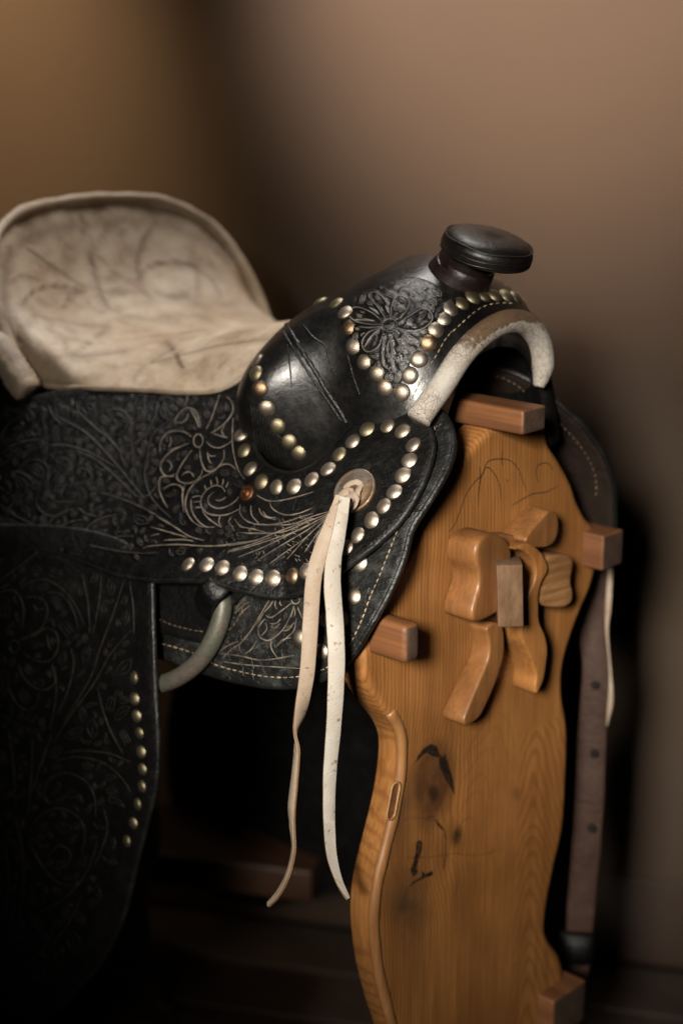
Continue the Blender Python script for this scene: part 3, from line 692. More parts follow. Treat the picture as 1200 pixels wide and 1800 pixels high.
skl = [ell(815, 745, 34, 30), [(560, 870), (610, 890), (700, 830), (790, 760)], [(545, 850), (600, 790), (640, 720)], [(500, 980), (510, 1050), (580, 1085), (660, 1040), (730, 960), (775, 860)], [(500, 980), (530, 930), (560, 900)], [(560, 930), (572, 990), (520, 1050)], [(590, 940), (650, 940), (690, 900)], [(600, 960), (640, 980), (680, 940)],
          [(800, 790), (785, 850), (770, 900)], [(820, 900), (800, 1000), (740, 1060), (660, 1130)], [(650, 1140), (700, 1080), (780, 1060)], [(610, 1080), (610, 1150), (660, 1230)], [(600, 730), (540, 830), (480, 930), (420, 1030), (350, 1110)], [(545, 850), (500, 920), (390, 1060), (340, 1130), (360, 1190)], [(160, 1190), (350, 1215), (540, 1250), (800, 1210)],
          [(200, 1260), (400, 1290), (850, 1320)], [(350, 1110), (260, 1170), (190, 1250)], [(330, 1090), (240, 1130), (170, 1180)], [(490, 1080), (440, 1160), (380, 1200)], [(790, 960), (740, 1000), (700, 1000)], [(810, 930), (760, 970), (730, 965)], [(830, 800), (850, 850), (870, 900)], [(800, 800), (810, 850), (805, 880)], [(650, 730), (640, 790), (660, 820)], [(690, 740), (680, 770), (700, 790)],
          [(900, 760), (950, 800), (1000, 780)], [(1010, 700), (1030, 660), (1040, 640)], [(1000, 760), (1030, 790)]*2, [(300, 860), (360, 800), (420, 760)], [(320, 900), (380, 830), (430, 790)], [(310, 830), (340, 780), (400, 740)]]
fl = [[(0, 260), (130, 160), (250, 70)], [(130, 310), (200, 260), (300, 250), (400, 310), (480, 410), (540, 540)], [(300, 330), (390, 340), (460, 430), (500, 560)], [(150, 370), (220, 355), (290, 390), (300, 480), (250, 570), (120, 630)], [(210, 400), (240, 440), (280, 430)], [(120, 640), (220, 600), (300, 555), (360, 590), (370, 680), (320, 760), (230, 760), (150, 710)],
 [(300, 600), (310, 660), (325, 690)], [(120, 780), (150, 860), (220, 930), (290, 945), (350, 900), (350, 800)], [(60, 830), (60, 930), (110, 1030), (180, 1075), (240, 1030), (245, 970)], [(0, 330), (80, 315), (130, 360), (155, 450), (140, 560)], [(520, 200), (560, 400), (570, 600)], [(645, 220), (630, 380), (590, 600)], [(790, 240), (720, 460), (630, 700), (570, 880), (400, 1150)],
 [(820, 250), (845, 420), (850, 600)], [(830, 570), (700, 720), (600, 900), (440, 1120), (340, 1280)], [(450, 680), (470, 780), (430, 960), (360, 1110)], [(620, 930), (650, 1060), (700, 1200), (780, 1350)], [(410, 1340), (540, 1330), (700, 1350), (820, 1400)], [(350, 1400), (480, 1370), (640, 1400), (760, 1490), (830, 1590)], [(270, 1640), (310, 1520), (420, 1470), (540, 1520), (600, 1620), (610, 1760)],
 [(210, 1250), (200, 1500), (180, 1750)], [(330, 1230), (270, 1400), (200, 1600)], [(330, 780), (360, 950), (320, 1200)], [(60, 1200), (90, 1450), (100, 1700)], [(200, 1800), (330, 1700), (460, 1720), (540, 1830), (520, 1980)], [(180, 1900), (300, 2100), (420, 2180), (560, 2140)], [(100, 1750), (150, 2000), (140, 2300), (90, 2550)], [(620, 1900), (560, 2080), (430, 2250), (260, 2350)],
 [(300, 2000), (380, 1930), (450, 1980), (420, 2060), (330, 2080)], [(660, 1700), (680, 1850), (600, 2060)], [(20, 1900), (60, 2100), (30, 2400)], [(350, 2400), (300, 2550), (150, 2700)], [(520, 2250), (440, 2420), (300, 2600)]]
fl.append(ell(95, 670, 30, 40))

from mathutils.kdtree import KDTree
def samples(lines): return np.vstack([resample(catmull(l, 5), 1.5) for l in lines if len(l) > 1])
def filler(lines, region, n, dmin, smin, smax, seed):
    """small leaves, curls and veins tucked into the empty ground between the main stems"""
    r = random.Random(seed); P = samples(lines); reg = np.array(region); lo, hi = reg.min(0), reg.max(0); out = []
    for _ in range(n):
        c = np.array([r.uniform(lo[0], hi[0]), r.uniform(lo[1], hi[1])])
        if not inside(c[None], reg)[0]: continue
        dd = np.linalg.norm(P-c, axis=1); k = dd.argmin(); d = dd[k]
        if d < dmin: continue
        L = min(smax, max(smin, d*1.7)); dirn = P[k]-c; a = math.atan2(dirn[1], dirn[0])+math.pi/2+r.uniform(-.7, .7)
        ux, uy = math.cos(a), math.sin(a); kind = r.random(); w = L*r.uniform(.28, .42)
        T = lambda x, y: (c[0]+x*ux-y*uy, c[1]+x*uy+y*ux)
        if kind < .5: new = [[T(-L*.5, 0), T(-L*.2, w*.8), T(L*.15, w*.7), T(L*.5, 0)], [T(-L*.5, 0), T(-L*.2, -w*.5), T(L*.2, -w*.6), T(L*.5, 0)], [T(-L*.3, 0), T(0, w*.12), T(L*.25, 0)]]
        elif kind < .8: new = [[T(-L*.5, -w*.3), T(-L*.1, w*.5), T(L*.35, w*.35), T(L*.42, -w*.15), T(L*.2, -w*.35), T(L*.05, -w*.1)], [T(-L*.5, -w*.3), T(-L*.1, 0), T(L*.1, w*.05)]]
        else: new = [[T(-L*.5, j*w*.5-w*.3), T(0, j*w*.55), T(L*.45, j*w*.4+w*.2)] for j in (-1, 0, 1)]
        out += new; P = np.vstack([P, samples(new)])
    return out
jl_main = [ZA(p) for p in strong]+[ZB(p) for p in fan]; jl_left = [ZL(p) for p in left]
fill_j = filler(jl_main+jl_left, [(20, 705), (240, 700), (400, 695), (412, 760), (415, 830), (440, 900), (420, 960), (330, 970), (220, 985), (100, 950), (0, 918), (-60, 895), (-60, 720)], 1500, 6.5, 11, 30, 3)
sk_lines = [ZB(p) for p in skl]; fill_s = filler(sk_lines, [(400, 1060), (560, 1045), (600, 1060), (560, 1120), (520, 1165), (420, 1165), (385, 1140)], 500, 6, 10, 24, 5)
fe_lines = [ZF(p) for p in fl]; fill_f = filler(fe_lines, [(-60, 990), (230, 1020), (225, 1180), (220, 1350), (205, 1480), (160, 1620), (90, 1700), (0, 1750), (-60, 1750)], 1300, 8, 14, 36, 9)
def emboss(p, lines):
    """height of the carved ground at each survey point: crest on the lines, pressed valley beside them, soft swelling between"""
    P = samples(lines); kd = KDTree(len(P))
    for i, q in enumerate(P): kd.insert((q[0], q[1], 0), i)
    kd.balance(); d = np.array([kd.find((q[0], q[1], 0))[2] for q in p])
    h = 1.0*np.exp(-(d/1.7)**2)-.75*np.exp(-((d-4.6)/2.6)**2)+.25*np.clip((d-6)/6, 0, 1)
    h = np.where(d > 26, .25*np.clip((40-d)/14, 0, 1), h); return h, np.exp(-(d/1.9)**2)
A4 = lambda pts: zc(380, 700, 2.6667, pts)
skirt_outline = [(690, 735), (740, 718)] + A4([(1050, 70), (1097, 180), (1080, 300), (1000, 450), (905, 600), (862, 750), (800, 900), (712, 1060), (622, 1200), (520, 1292), (400, 1340), (250, 1347), (100, 1325), (0, 1300)]) + [(330, 1172), (280, 1153), (220, 1140), (140, 1120), (40, 1095), (-100, 1060), (-240, 1010), (-240, 880), (-80, 830), (120, 840), (300, 860), (500, 850), (600, 800)]
skirt = sheet('skirt', skirt_outline, 0.0, .007, M['skirt'], 6, False, None, .0034, lines=sk_lines+fill_s)[0]
far_outline = [(560, 700), (647, 684), (693, 687), (726, 704), (743, 741), (734, 807), (710, 882), (685, 954), (650, 1031), (608, 1114), (560, 1165), (500, 1190), (420, 1192), (330, 1172), (220, 1140), (40, 1095), (-100, 1060), (-240, 1010), (-240, 880), (-80, 830), (120, 840), (300, 860), (430, 800)]
tmp, skirt_far = sheet('skirt', far_outline, 0.0, .007, M['skirt'], 9, True, M['inner'], .0034)
for o in list(tmp.children)+[tmp]: bpy.data.objects.remove(o)
skirt_far.name = 'skirt.001'
jock_outline = [(250, 687), (320, 692), (370, 690), (410, 676), (440, 652), (456, 650), (458, 672), (447, 715), (440, 760), (446, 792), (466, 818), (500, 832), (535, 826), (562, 808), (590, 780), (620, 747), (652, 727), (690, 716), (722, 722), (745, 742), (756, 772), (752, 808), (731, 861), (699, 911), (657, 953), (606, 993), (567, 1022), (530, 1038), (485, 1046), (436, 1039), (385, 1024), (335, 1016), (270, 1016), (205, 1006), (145, 984), (80, 962), (0, 938), (-100, 905), (-230, 850), (-260, 780), (-220, 710), (-120, 690), (-40, 694), (40, 700), (100, 690), (160, 684)]
def jock_off(u, v): return .013 + .022*np.clip((v-880)/140, 0, 1)*np.clip((500-u)/150, 0, 1)
jockey, jockey_far = sheet('seat_jockey', jock_outline, .013, .0065, M['black'], 4.2, True, None, .0034, off_fn=jock_off, lines=jl_main+jl_left+fill_j, amp=.00055)
jockey_far.location.x -= .045
fend_outline = [(250, 985), (262, 1010), (265, 1100), (268, 1200), (273, 1300), (270, 1380), (256, 1440), (236, 1520), (214, 1610), (180, 1682), (140, 1732), (90, 1780), (40, 1830), (-60, 1880), (-190, 1860), (-260, 1740), (-290, 1560), (-270, 1350), (-230, 1150), (-200, 960), (-60, 930), (100, 930), (200, 950)]
fender, fender_far = sheet('fender', fend_outline, .026, .006, M['fender'], 6.5, True, None, .0032, lines=fe_lines+fill_f, amp=.0006)
# rigging leather between skirt and fender
rig_outline = [(180, 1010), (300, 1000), (420, 1005), (432, 1030), (405, 1060), (385, 1100), (372, 1128), (330, 1122), (280, 1110), (200, 1100)]
rig, rig_far = sheet('rigging_leather', rig_outline, .0075, .0055, M['fender'], 9, True, None, .002)

# fork with swells
FS = [(-.010, [(0, 1.060), (.035, 1.053), (.064, 1.030), (.083, .998), (.096, .965), (.106, .925)]),
      (-.035, [(0, 1.082), (.045, 1.077), (.080, 1.056), (.099, 1.010), (.106, .965), (.112, .920)]),
      (-.070, [(0, 1.106), (.050, 1.091), (.091, 1.066), (.110, 1.016), (.114, .965), (.116, .918)]),
      (-.105, [(0, 1.109), (.052, 1.091), (.095, 1.064), (.113, 1.016), (.117, .963), (.119, .913)]),
      (-.135, [(0, 1.098), (.052, 1.083), (.102, 1.058), (.128, 1.012), (.130, .962), (.122, .910)]),
      (-.165, [(0, 1.078), (.052, 1.071), (.108, 1.049), (.149, 1.006), (.151, .960), (.127, .910)]),
      (-.195, [(0, 1.062), (.050, 1.056), (.104, 1.035), (.148, .998), (.151, .957), (.126, .910)]),
      (-.220, [(0, 1.038), (.047, 1.033), (.090, 1.015), (.122, .984), (.128, .952), (.116, .910)]),
      (-.233, [(0, 1.000), (.038, .995), (.066, .982), (.088, .963), (.097, .942), (.100, .910)])]
arr = np.array([[(x, wd, z) for wd, z in pr] for x, pr in FS])             # stations x points x 3
half = np.stack([catmull(a, 5) for a in arr])                               # denser along the arch
full = np.concatenate([half[:, ::-1]*np.array([1, -1, 1]), half[:, 1:]], 1) # near foot -> top -> far foot
lng = catmull(full.reshape(len(FS), -1), 6).reshape(-1, full.shape[1], 3)
lng[:, :, 1] += Y0
NR, NC = lng.shape[:2]
cen = np.array([0, Y0, .93]); inn = lng.copy(); rel = inn-np.array([0, Y0, .90])
inn[:, :, 1:] = np.array([Y0, .90])+rel[:, :, 1:]*.82
Vf = np.vstack([lng.reshape(-1, 3), inn.reshape(-1, 3)]); o_ = NR*NC
Ff = grid_faces(NR, NC)+[tuple(i+o_ for i in f[::-1]) for f in grid_faces(NR, NC)]
for j in range(NC-1):
    Ff.append((j, j+o_, j+1+o_, j+1)); b = (NR-1)*NC; Ff.append((b+j, b+j+1, b+j+1+o_, b+j+o_))
for i in range(NR-1):
    Ff.append((i*NC, (i+1)*NC, (i+1)*NC+o_, i*NC+o_)); q = NC-1; Ff.append((i*NC+q, i*NC+q+o_, (i+1)*NC+q+o_, (i+1)*NC+q))
fork = S(mesh('fork', Vf, Ff, M['smooth']))

# white gullet binding
gp = [(735, 737), (752, 712), (778, 676), (806, 632), (832, 602), (862, 578), (893, 565), (922, 569), (944, 592), (953, 625), (952, 655), (946, 680)]
G = np.array([at(u, v, 0, -.004) for u, v in catmull(gp, 5)])
wg = 1-np.linspace(-1, 1, len(G))**2
rr = .0112*np.ones(len(G)); rr[-8:] *= np.linspace(1, .45, 8)
Vg, Fg = tube_vf(G, rr, 18, True, flat=1.0)
pz = proj(Vg); tt = np.repeat(np.linspace(0, 1, len(G)), 18)
up_ = np.clip((Vg[:, 2]-np.repeat(G[:, 2], 18))/.006+.45, 0, 1)
wear = .95*np.exp(-((tt-.57)/.12)**2)*up_+.50*np.exp(-((tt-.42)/.10)**2)*up_+.40*np.exp(-((tt-.33)/.09)**2)*up_+.42*np.clip((tt-.60)/.15, 0, 1)*(.5+.5*up_)+.05
binding = S(mesh('gullet_binding', Vg, Fg, M['rawhide'], attrs={'wear': wear}))

# horn
hn = np.array([math.sin(math.radians(16.5)), 0, math.cos(math.radians(16.5))])
hc = at(857, 432, 1, Y0)
cap_prof = [(.0, .0115), (.018, .0112), (.030, .0098), (.0375, .0070), (.0415, .0030), (.0428, -.0010), (.0420, -.0035), (.0428, -.0060), (.0415, -.0095), (.0370, -.0125), (.0290, -.0145), (.016, -.0150)]
horn = S(mesh('horn', *lathe_vf(cap_prof, 40, hc, hn), M['horn']))
nb_ = at(790, 500, 1, Y0)
npts = catmull([hc-hn*.008+np.array([-.015, 0, 0]), hc-hn*.022+np.array([-.021, 0, 0]), hc*.42+nb_*.58, nb_+np.array([-.004, 0, -.012]), nb_+np.array([-.010, 0, -.035])], 6)
nrad = np.interp(np.linspace(0, 1, len(npts)), [0, .3, .5, .72, .86, 1], [.0275, .0262, .0278, .0335, .0440, .0580])
Vn, Fn = tube_vf(npts, nrad, 28)
mesh('horn_neck', Vn, Fn, M['neck'], horn)
for k, hh in enumerate((.0045, -.0035, -.0085)):
    rad_ = {0: .0405, 1: .0423, 2: .0420}[k]
    a = np.linspace(0, 2*math.pi, 49); e1 = np.cross(hn, [0, 1., 0]); e2 = np.cross(hn, e1); e1 /= np.linalg.norm(e1); e2 /= np.linalg.norm(e2)
    Q = hc+hn*hh+rad_*(np.cos(a)[:, None]*e1+np.sin(a)[:, None]*e2)+hn*(.0006*np.sin(5*a+k))[:, None]
    mesh('cap_ridge', *tube_vf(Q, .0010, 6, False), M['horn'], horn)

# seat: cantle dish at the back, crowned towards the fork
edge_px = [(58, 690), (100, 686), (160, 682), (250, 685), (330, 690), (380, 687), (415, 672), (445, 645), (475, 605), (500, 590)]
E3 = np.array([side_hit(u, v, .012) for u, v in edge_px]); 
E3[0] = (-.496, -.192, .959); E3 = np.vstack([E3[:1], [(-.484, -.182, .957), (-.445, -.178, .958)], E3[2:]])
cx = [(-.6056, 1.129), (-.592, 1.095), (-.572, 1.050), (-.530, 1.012), (-.46, .996), (-.40, 1.002), (-.34, 1.014), (-.28, 1.026), (-.235, 1.032), (-.20, 1.034)]
C3 = np.array([(x, Y0, z) for x, z in cx])
ns, nt = 90, 121
def along(P, n): 
    c = catmull(P, 12); return np.stack([np.interp(np.linspace(0, len(c)-1, n), np.arange(len(c)), c[:, k]) for k in range(3)], -1)
Ea, Ca = along(E3, ns), along(C3, ns); tq = np.linspace(-1, 1, nt)
pw = np.interp(np.linspace(0, 1, ns), [0, .25, .45, 1], [1.97, 2.4, 2.6, 2.2]); pz_ = np.interp(np.linspace(0, 1, ns), [0, .25, .45, 1], [2.86, 2.8, 2.6, 2.2])
seatV = np.zeros((ns, nt, 3))
for i in range(ns):
    at_ = np.abs(tq)**pw[i]; az_ = np.abs(tq)**pz_[i]
    hw = Ea[i, 1]-Y0
    bl = np.interp(i/ns, [0, .3, .6, 1], [1.3, .9, .35, .35]); yy = np.sin(np.abs(tq)*math.pi/2)*bl+np.abs(tq)*(1-bl)
    seatV[i, :, 1] = Y0+np.sign(-tq)*(-1)*0 + np.where(tq < 0, 1, -1)*hw*yy
    seatV[i, :, 0] = Ca[i, 0]+(Ea[i, 0]-Ca[i, 0])*at_
    seatV[i, :, 2] = Ca[i, 2]+(Ea[i, 2]-Ca[i, 2])*az_
SV = seatV.reshape(-1, 3)
SW = lambda pts: zc(0, 330, 2.5, pts)
PS = proj(SV); stain = np.zeros(len(SV))
for pts, wd, a in (([(360, 110), (365, 150), (362, 200)], 2, .6), ([(400, 280), (415, 370), (440, 460), (470, 530)], 2.4, .8), ([(470, 530), (420, 560), (380, 575)], 2, .55), ([(470, 530), (530, 550)], 2, .5),
                   ([(690, 140), (640, 200), (610, 280), (600, 350), (610, 405)], 2.6, .8), ([(610, 400), (640, 350), (700, 325), (780, 325), (860, 345)], 2.4, .8), ([(870, 360), (865, 430), (860, 500)], 2, .5),
                   ([(690, 465), (750, 475), (820, 470)], 2.5, .7), ([(100, 500), (150, 450), (220, 425), (300, 430), (350, 440)], 2.2, .7), ([(370, 440), (310, 470), (275, 525)], 2.2, .65),
                   ([(120, 260), (220, 330), (330, 410), (380, 435)], 2, .6), ([(140, 555), (250, 580), (360, 605), (480, 610)], 2, .5), ([(460, 630), (380, 690), (325, 740)], 2, .6), ([(325, 745), (450, 735), (560, 715)], 1.8, .55),
                   ([(740, 680), (775, 730), (805, 790)], 2.2, .85), ([(670, 765), (740, 720)], 1.8, .5), ([(670, 770), (800, 735), (950, 695), (1080, 675), (1180, 665)], 1.2, .6), ([(600, 860), (600, 820), (640, 780)], 1.6, .5),
                   ([(430, 290), (500, 360), (580, 420), (660, 480)], 2, .45), ([(440, 460), (520, 440), (580, 420)], 3, .5), ([(470, 400), (500, 370), (520, 380)], 4, .5), ([(500, 530), (650, 505), (800, 490)], 2, .4),
                   ([(250, 180), (330, 168), (400, 205), (420, 270)], 2, .4), ([(505, 160), (445, 200), (430, 270)], 2, .4), ([(470, 400), (540, 395), (605, 405)], 2, .5), ([(400, 430), (480, 465), (600, 445)], 2.5, .45), ([(860, 345), (930, 400), (965, 480)], 2, .45), ([(60, 400), (110, 380), (180, 405)], 2, .4), ([(200, 620), (260, 640), (300, 700)], 2, .45), ([(700, 130), (800, 160), (880, 230), (930, 330)], 2.5, .35), ([(560, 560), (660, 580), (800, 560), (920, 575)], 3, .35), ([(0, 595), (20, 620)], 2.5, .7), ([(85, 650), (92, 670)], 3, .8), ([(175, 490), (200, 505)], 7, .45), ([(290, 615), (330, 630)], 6, .4), ([(45, 255), (50, 285)], 4, .6), ([(535, 190), (545, 180)], 4, .5), ([(300, 240), (310, 260)], 3, .4), ([(965, 790), (1000, 750)], 1.5, .4), ([(800, 640), (880, 625), (930, 640)], 2, .3)):
    dd = seg_dist(PS, catmull(SW(pts), 4)); stain = np.maximum(stain, np.maximum(1.35*a*np.exp(-(dd/(wd*1.5))**2), .5*a*np.exp(-(dd/(wd*5))**2)))
# darker line inside the binding and darker lower edge
si = np.repeat(np.arange(ns), nt); ti = np.abs(np.tile(tq, ns))
stain = np.maximum(stain, .55*np.exp(-((si-7.5)/2.6)**2)); stain = np.maximum(stain, .45*np.clip((ti-.965)/.02, 0, 1))
seat = S(mesh('seat', SV, grid_faces(ns, nt), M['seat'], attrs={'stain': stain}))
# cantle binding roll
rim = seatV[0].copy(); rim[:, 2] += .001
rrad = .0058+.0007*np.sin(np.linspace(0, 40, nt))+.0004*np.sin(np.linspace(0, 97, nt)); rrad[:16] = np.linspace(.0120, .0062, 16); rrad[-16:] = np.linspace(.0062, .0120, 16)
Vr, Fr = tube_vf(rim, rrad, 12)
PR = proj(Vr); st2 = .25+.75*blob(PR, (22, 640), 16, 34, -28, .35)+.35*blob(PR, (230, 352), 150, 5, 0, .8)
S(mesh('cantle_binding', Vr, Fr, M['seat'], attrs={'stain': np.clip(st2-.2, 0, 1)}))
# torn end of the binding at the near corner of the cantle
bp_ = np.array([at(u, v, 1, y) for u, v, y in ((-26, 540, -.188), (-12, 580, -.197), (6, 618, -.203), (26, 652, -.206), (44, 680, -.206), (54, 694, -.204))])
bq = catmull(bp_, 6); br = np.interp(np.linspace(0, 1, len(bq)), [0, .3, .7, .92, 1], [.008, .0135, .0165, .0140, .0075])*(1+.03*np.sin(np.arange(len(bq))*.55)+.02*np.sin(np.arange(len(bq))*1.3))
Vb, Fb = tube_vf(bq, br, 16)
Vb = Vb+np.array([0, 1, 0])*(.0016*np.sin(Vb[:, 2]*700)*np.sin(Vb[:, 0]*520))[:, None]; pb_ = proj(Vb)
S(mesh('binding_end', Vb, Fb, M['seat'], attrs={'stain': np.clip(.9*blob(pb_, (24, 628), 12, 40, -32, .4)+.8*blob(pb_, (52, 692), 10, 8, 0, .6)+.05, 0, 1)}))
# seat lower edge roll
eg = seatV[6:84, 0]; Vt, Ft = tube_vf(eg, .0032, 8); S(mesh('seat_edge', Vt, Ft, M['seat'], attrs={'stain': np.full(len(Vt), .25)}))
eg = seatV[6:84, -1]; Vt, Ft = tube_vf(eg, .0032, 8); S(mesh('seat_edge', Vt, Ft, M['seat'], attrs={'stain': np.full(len(Vt), .25)}))
# back of the cantle
cb = [rim+np.array([-.006*k-.004, 0, 0])-np.array([0, 0, 1])*((rim[:, 2]-.90)*k/6)[:, None] for k in range(7)]
S(mesh('cantle_back', np.vstack(cb), grid_faces(7, nt), M['black']))
# the closed bottom of the tree, so that no light falls through under the seat
tb = [(-.60, .87), (-.45, .86), (-.3, .86), (-.16, .87)]

# ------------------------------------------------------------------ studs
def stud_mesh(name, mat, flat=1.0):
    prof = [(1.10, -.16), (1.10, .03), (1.0, .07), (.93, .17*flat), (.74, .31*flat), (.45, .41*flat), (.16, .45*flat)]
    V, F = lathe_vf(prof, 16, (0, 0, 0), (0, 0, 1)); me = bpy.data.meshes.new(name)
    me.from_pydata([tuple(v) for v in V], [], F); me.polygons.foreach_set('use_smooth', [True]*len(me.polygons)); me.materials.append(M[mat]); me.materials.append(M['grime'])
    me.polygons.foreach_set('material_index', [1 if i < 32 else 0 for i in range(len(me.polygons))]); return me
SM = {k: stud_mesh('stud', k) for k in ('nickel', 'brass', 'copper', 'rust')}
BV = {'jockey': bvh_of(jockey), 'skirt': bvh_of(skirt), 'fender': bvh_of(fender), 'fork': bvh_of(fork), 'skirt_far': bvh_of(skirt_far), 'rig': bvh_of(rig), 'seat': bvh_of(seat)}
def put_stud(u, v, surf, r=.0073, kind='nickel', host=None):
    h, n = cast(u, v, BV[surf])
    if h is None: return None
    # average the normal a little
    for du, dv in ((6, 0), (-6, 0), (0, 6), (0, -6)):
        h2, n2 = cast(u+du, v+dv, BV[surf])
        if h2 is not None: n = n+n2
    n = n/np.linalg.norm(n)
    o = bpy.data.objects.new('stud', SM[kind]); COL.objects.link(o); o.parent = host
    q = Vector(n).to_track_quat('Z', 'Y'); q = q @ Matrix.Rotation(random.uniform(0, 6.28), 3, 'Z').to_quaternion()
    tilt = Matrix.Rotation(math.radians(random.uniform(-10, 10)), 3, 'X').to_quaternion() @ Matrix.Rotation(math.radians(random.uniform(-10, 10)), 3, 'Y').to_quaternion()
    rr_ = r*random.uniform(.96, 1.04)
    o.matrix_local = Matrix.Translation(Vector(h-n*random.uniform(.0, .0007))) @ (q @ tilt).to_matrix().to_4x4() @ Matrix.Scale(rr_, 4)
    return o
fork_studs = [((563, 530), 'b'), ((591, 533), 'b'), ((607, 549), 'n'), ((614, 574), 'c'), ((621, 607), 'n'), ((640, 635), 'n'), ((662.5, 656), 'n'), ((676, 681), 'n'), ((704.5, 690), 'n'), ((718.5, 660), 'n'), ((735.5, 630), 'n'), ((752, 603), 'c'), ((766, 579), 'n'), ((779, 559), 'n'), ((791.5, 543), 'n'), ((811, 533), 'b'), ((830, 523), 'b'), ((849, 520), 'b'), ((868, 519), 'b'), ((889, 520), 'b'), ((906, 523), 'b'), ((921, 529), 'b'), ((936, 540), 'b'), ((916, 476), 'b'), ((945, 495), 'b'), ((961, 522), 'b'), ((964, 551), 'b'),
              ((452, 634), 'n'), ((449, 656), 'b'), ((457, 684), 'c'), ((469, 718), 'n'), ((487.5, 749), 'b'), ((507.5, 776), 'b'), ((524, 796), 'b')]
jock_studs = [(436, 697.5), (427.5, 730.5), (424, 764), (428, 792.5), (440, 824), (459, 847), (485, 857), (517, 855), (547, 842), (576.5, 824), (595.5, 798.5), (619, 776), (646, 754), (680, 749), (707, 757), (725, 782), (720.5, 809), (708.5, 836), (693, 863.5), (674, 889), (652.5, 915), (627.5, 940), (607.5, 962.5), (331, 991.5), (363.5, 992), (391.5, 998), (421.5, 1008), (450, 1014), (479.5, 1016.5), (512.5, 1012.5), (539, 1003)]
skirt_studs = [(669.5, 945.6), (632, 989), (623, 1048), (603, 1088), (565.6, 1145), (528, 1120), (571, 1090)]
fend_studs = [(236, 1191), (237, 1227.5), (241, 1259), (245, 1289), (248.6, 1320.7), (250, 1351.6), (250, 1382), (242, 1413), (235, 1447), (223, 1478)]
KK = {'n': 'nickel', 'b': 'brass', 'c': 'copper'}
for (u, v), k in fork_studs: put_stud(u, v, 'fork', .0076, KK[k], fork)
for i, (u, v) in enumerate(jock_studs): put_stud(u, v, 'jockey', .0077, 'brass' if i in (1, 3, 5, 10, 12) else ('copper' if i in (29,) else 'nickel'), jockey)
for i, (u, v) in enumerate(skirt_studs): put_stud(u, v, 'skirt', .0088 if i == 1 else .0073, 'nickel', skirt)
for u, v in fend_studs: put_stud(u, v, 'fender', .0062, 'brass', fender)
put_stud(621, 607, 'fork', .0085, 'nickel', fork)
# copper rosette beside the scroll
ho, hnm = cast(435, 867, BV['jockey'])
mesh('rosette', *lathe_vf([(.0082, -.001), (.0082, .0012), (.0066, .0026), (.0052, .0020), (.0042, .0020), (.0034, .0036), (.0018, .0044), (.0006, .0030)], 20, ho, hnm), M['rust'], jockey)

# ------------------------------------------------------------------ tooling: raised, worn ridges lying on the leather
def ridge(mb, px, bvh, rad, lift=.00025, taper=True, n=6, seg=5):
    P = resample(catmull(px, n), 3.0); H = []; Nn = []
    for u, v in P:
        h, nn = cast(u, v, bvh)
        if h is None:
            if len(H) >= 3: break
            H, Nn = [], []; continue
        if H and np.linalg.norm(h-H[-1]) > .02:
            if len(H) >= 3: break
            H, Nn = [], []; continue
        H.append(h+nn*lift); Nn.append(nn)
    if len(H) < 3: return
    H = np.array(H); Nn = np.array(Nn); t_ = np.linspace(0, 1, len(H))
    r = rad*(.35+.65*np.sin(np.clip(t_, .0, 1)*math.pi)**.6) if taper else np.full(len(H), rad)
    r = r*(1+.25*np.sin(t_*len(H)*.9+random.random()*6)*.6)
    V, F = tube_vf(H, r, seg, True, .55, Nn); mb.add(V, F)
mb = MB(); J = BV['jockey']
for p in strong: ridge(mb, ZA(p), J, .00072)
for p in fan: ridge(mb, ZB(p), J, .0006)
# crazing of the dry leather between the fan lines: short broken arcs across the fan
for k in range(150):
    ang = math.radians(random.uniform(112, 168)); rr0 = random.uniform(45, 205); da = math.radians(random.uniform(2.5, 7))*80/max(80, rr0)
    pts = [(592+(rr0+random.uniform(-3, 3))*math.cos(ang+q*da), 897+(rr0+random.uniform(-3, 3))*math.sin(ang+q*da)*.92) for q in (0, .5, 1.0)]
    if max(p[1] for p in pts) > 993 or min(p[0] for p in pts) < 395: continue
    ridge(mb, pts, J, .00045, n=3, seg=4)
mesh('floral_tooling', mb.V, mb.F, M['tool'], jockey, kind='stuff')
mb = MB()
for p in left: ridge(mb, ZL(p), J, .00072)
mesh('floral_tooling', mb.V, mb.F, M['tool_dim'], jockey, kind='stuff')
mb = MB(); K = BV['skirt']
for p in skl:
    ridge(mb, ZB(p), K, .0007)
mesh('floral_tooling', mb.V, mb.F, M['tool'], skirt, kind='stuff')
mb = MB(); Fd = BV['fender']
for p in fl: ridge(mb, ZF(p), Fd, .0007)
mesh('floral_tooling', mb.V, mb.F, M['tool_dim'], fender, kind='stuff')
Fk = BV['fork']
fk_big = [[(440, 250), (490, 280), (530, 312)], [(585, 235), (600, 265), (615, 300)], [(745, 300), (725, 335), (705, 350)], [(755, 455), (810, 462), (880, 460)], [(700, 540), (725, 580), (757, 622)], [(617, 540), (605, 590), (600, 645)], [(540, 440), (480, 490), (440, 540), (400, 605)], [(315, 362), (400, 362), (490, 372)]]
fk_petal = [[(560, 380), (470, 300), (330, 250), (250, 300), (320, 370), (450, 400), (560, 400)], [(590, 355), (520, 250), (440, 150), (500, 120), (590, 200), (630, 350)], [(640, 350), (640, 240), (700, 150), (790, 200), (760, 300), (670, 370)], [(690, 400), (790, 330), (930, 260), (1000, 340), (930, 430), (800, 460), (690, 430)],
            [(690, 440), (800, 500), (880, 560), (840, 640), (740, 600), (670, 470)], [(650, 470), (720, 600), (760, 700), (700, 740), (650, 640), (630, 480)], [(610, 480), (640, 620), (640, 780), (570, 760), (560, 620), (590, 480)], [(570, 460), (520, 600), (420, 640), (380, 560), (440, 470), (550, 430)], [(555, 420), (450, 430), (350, 420)]]
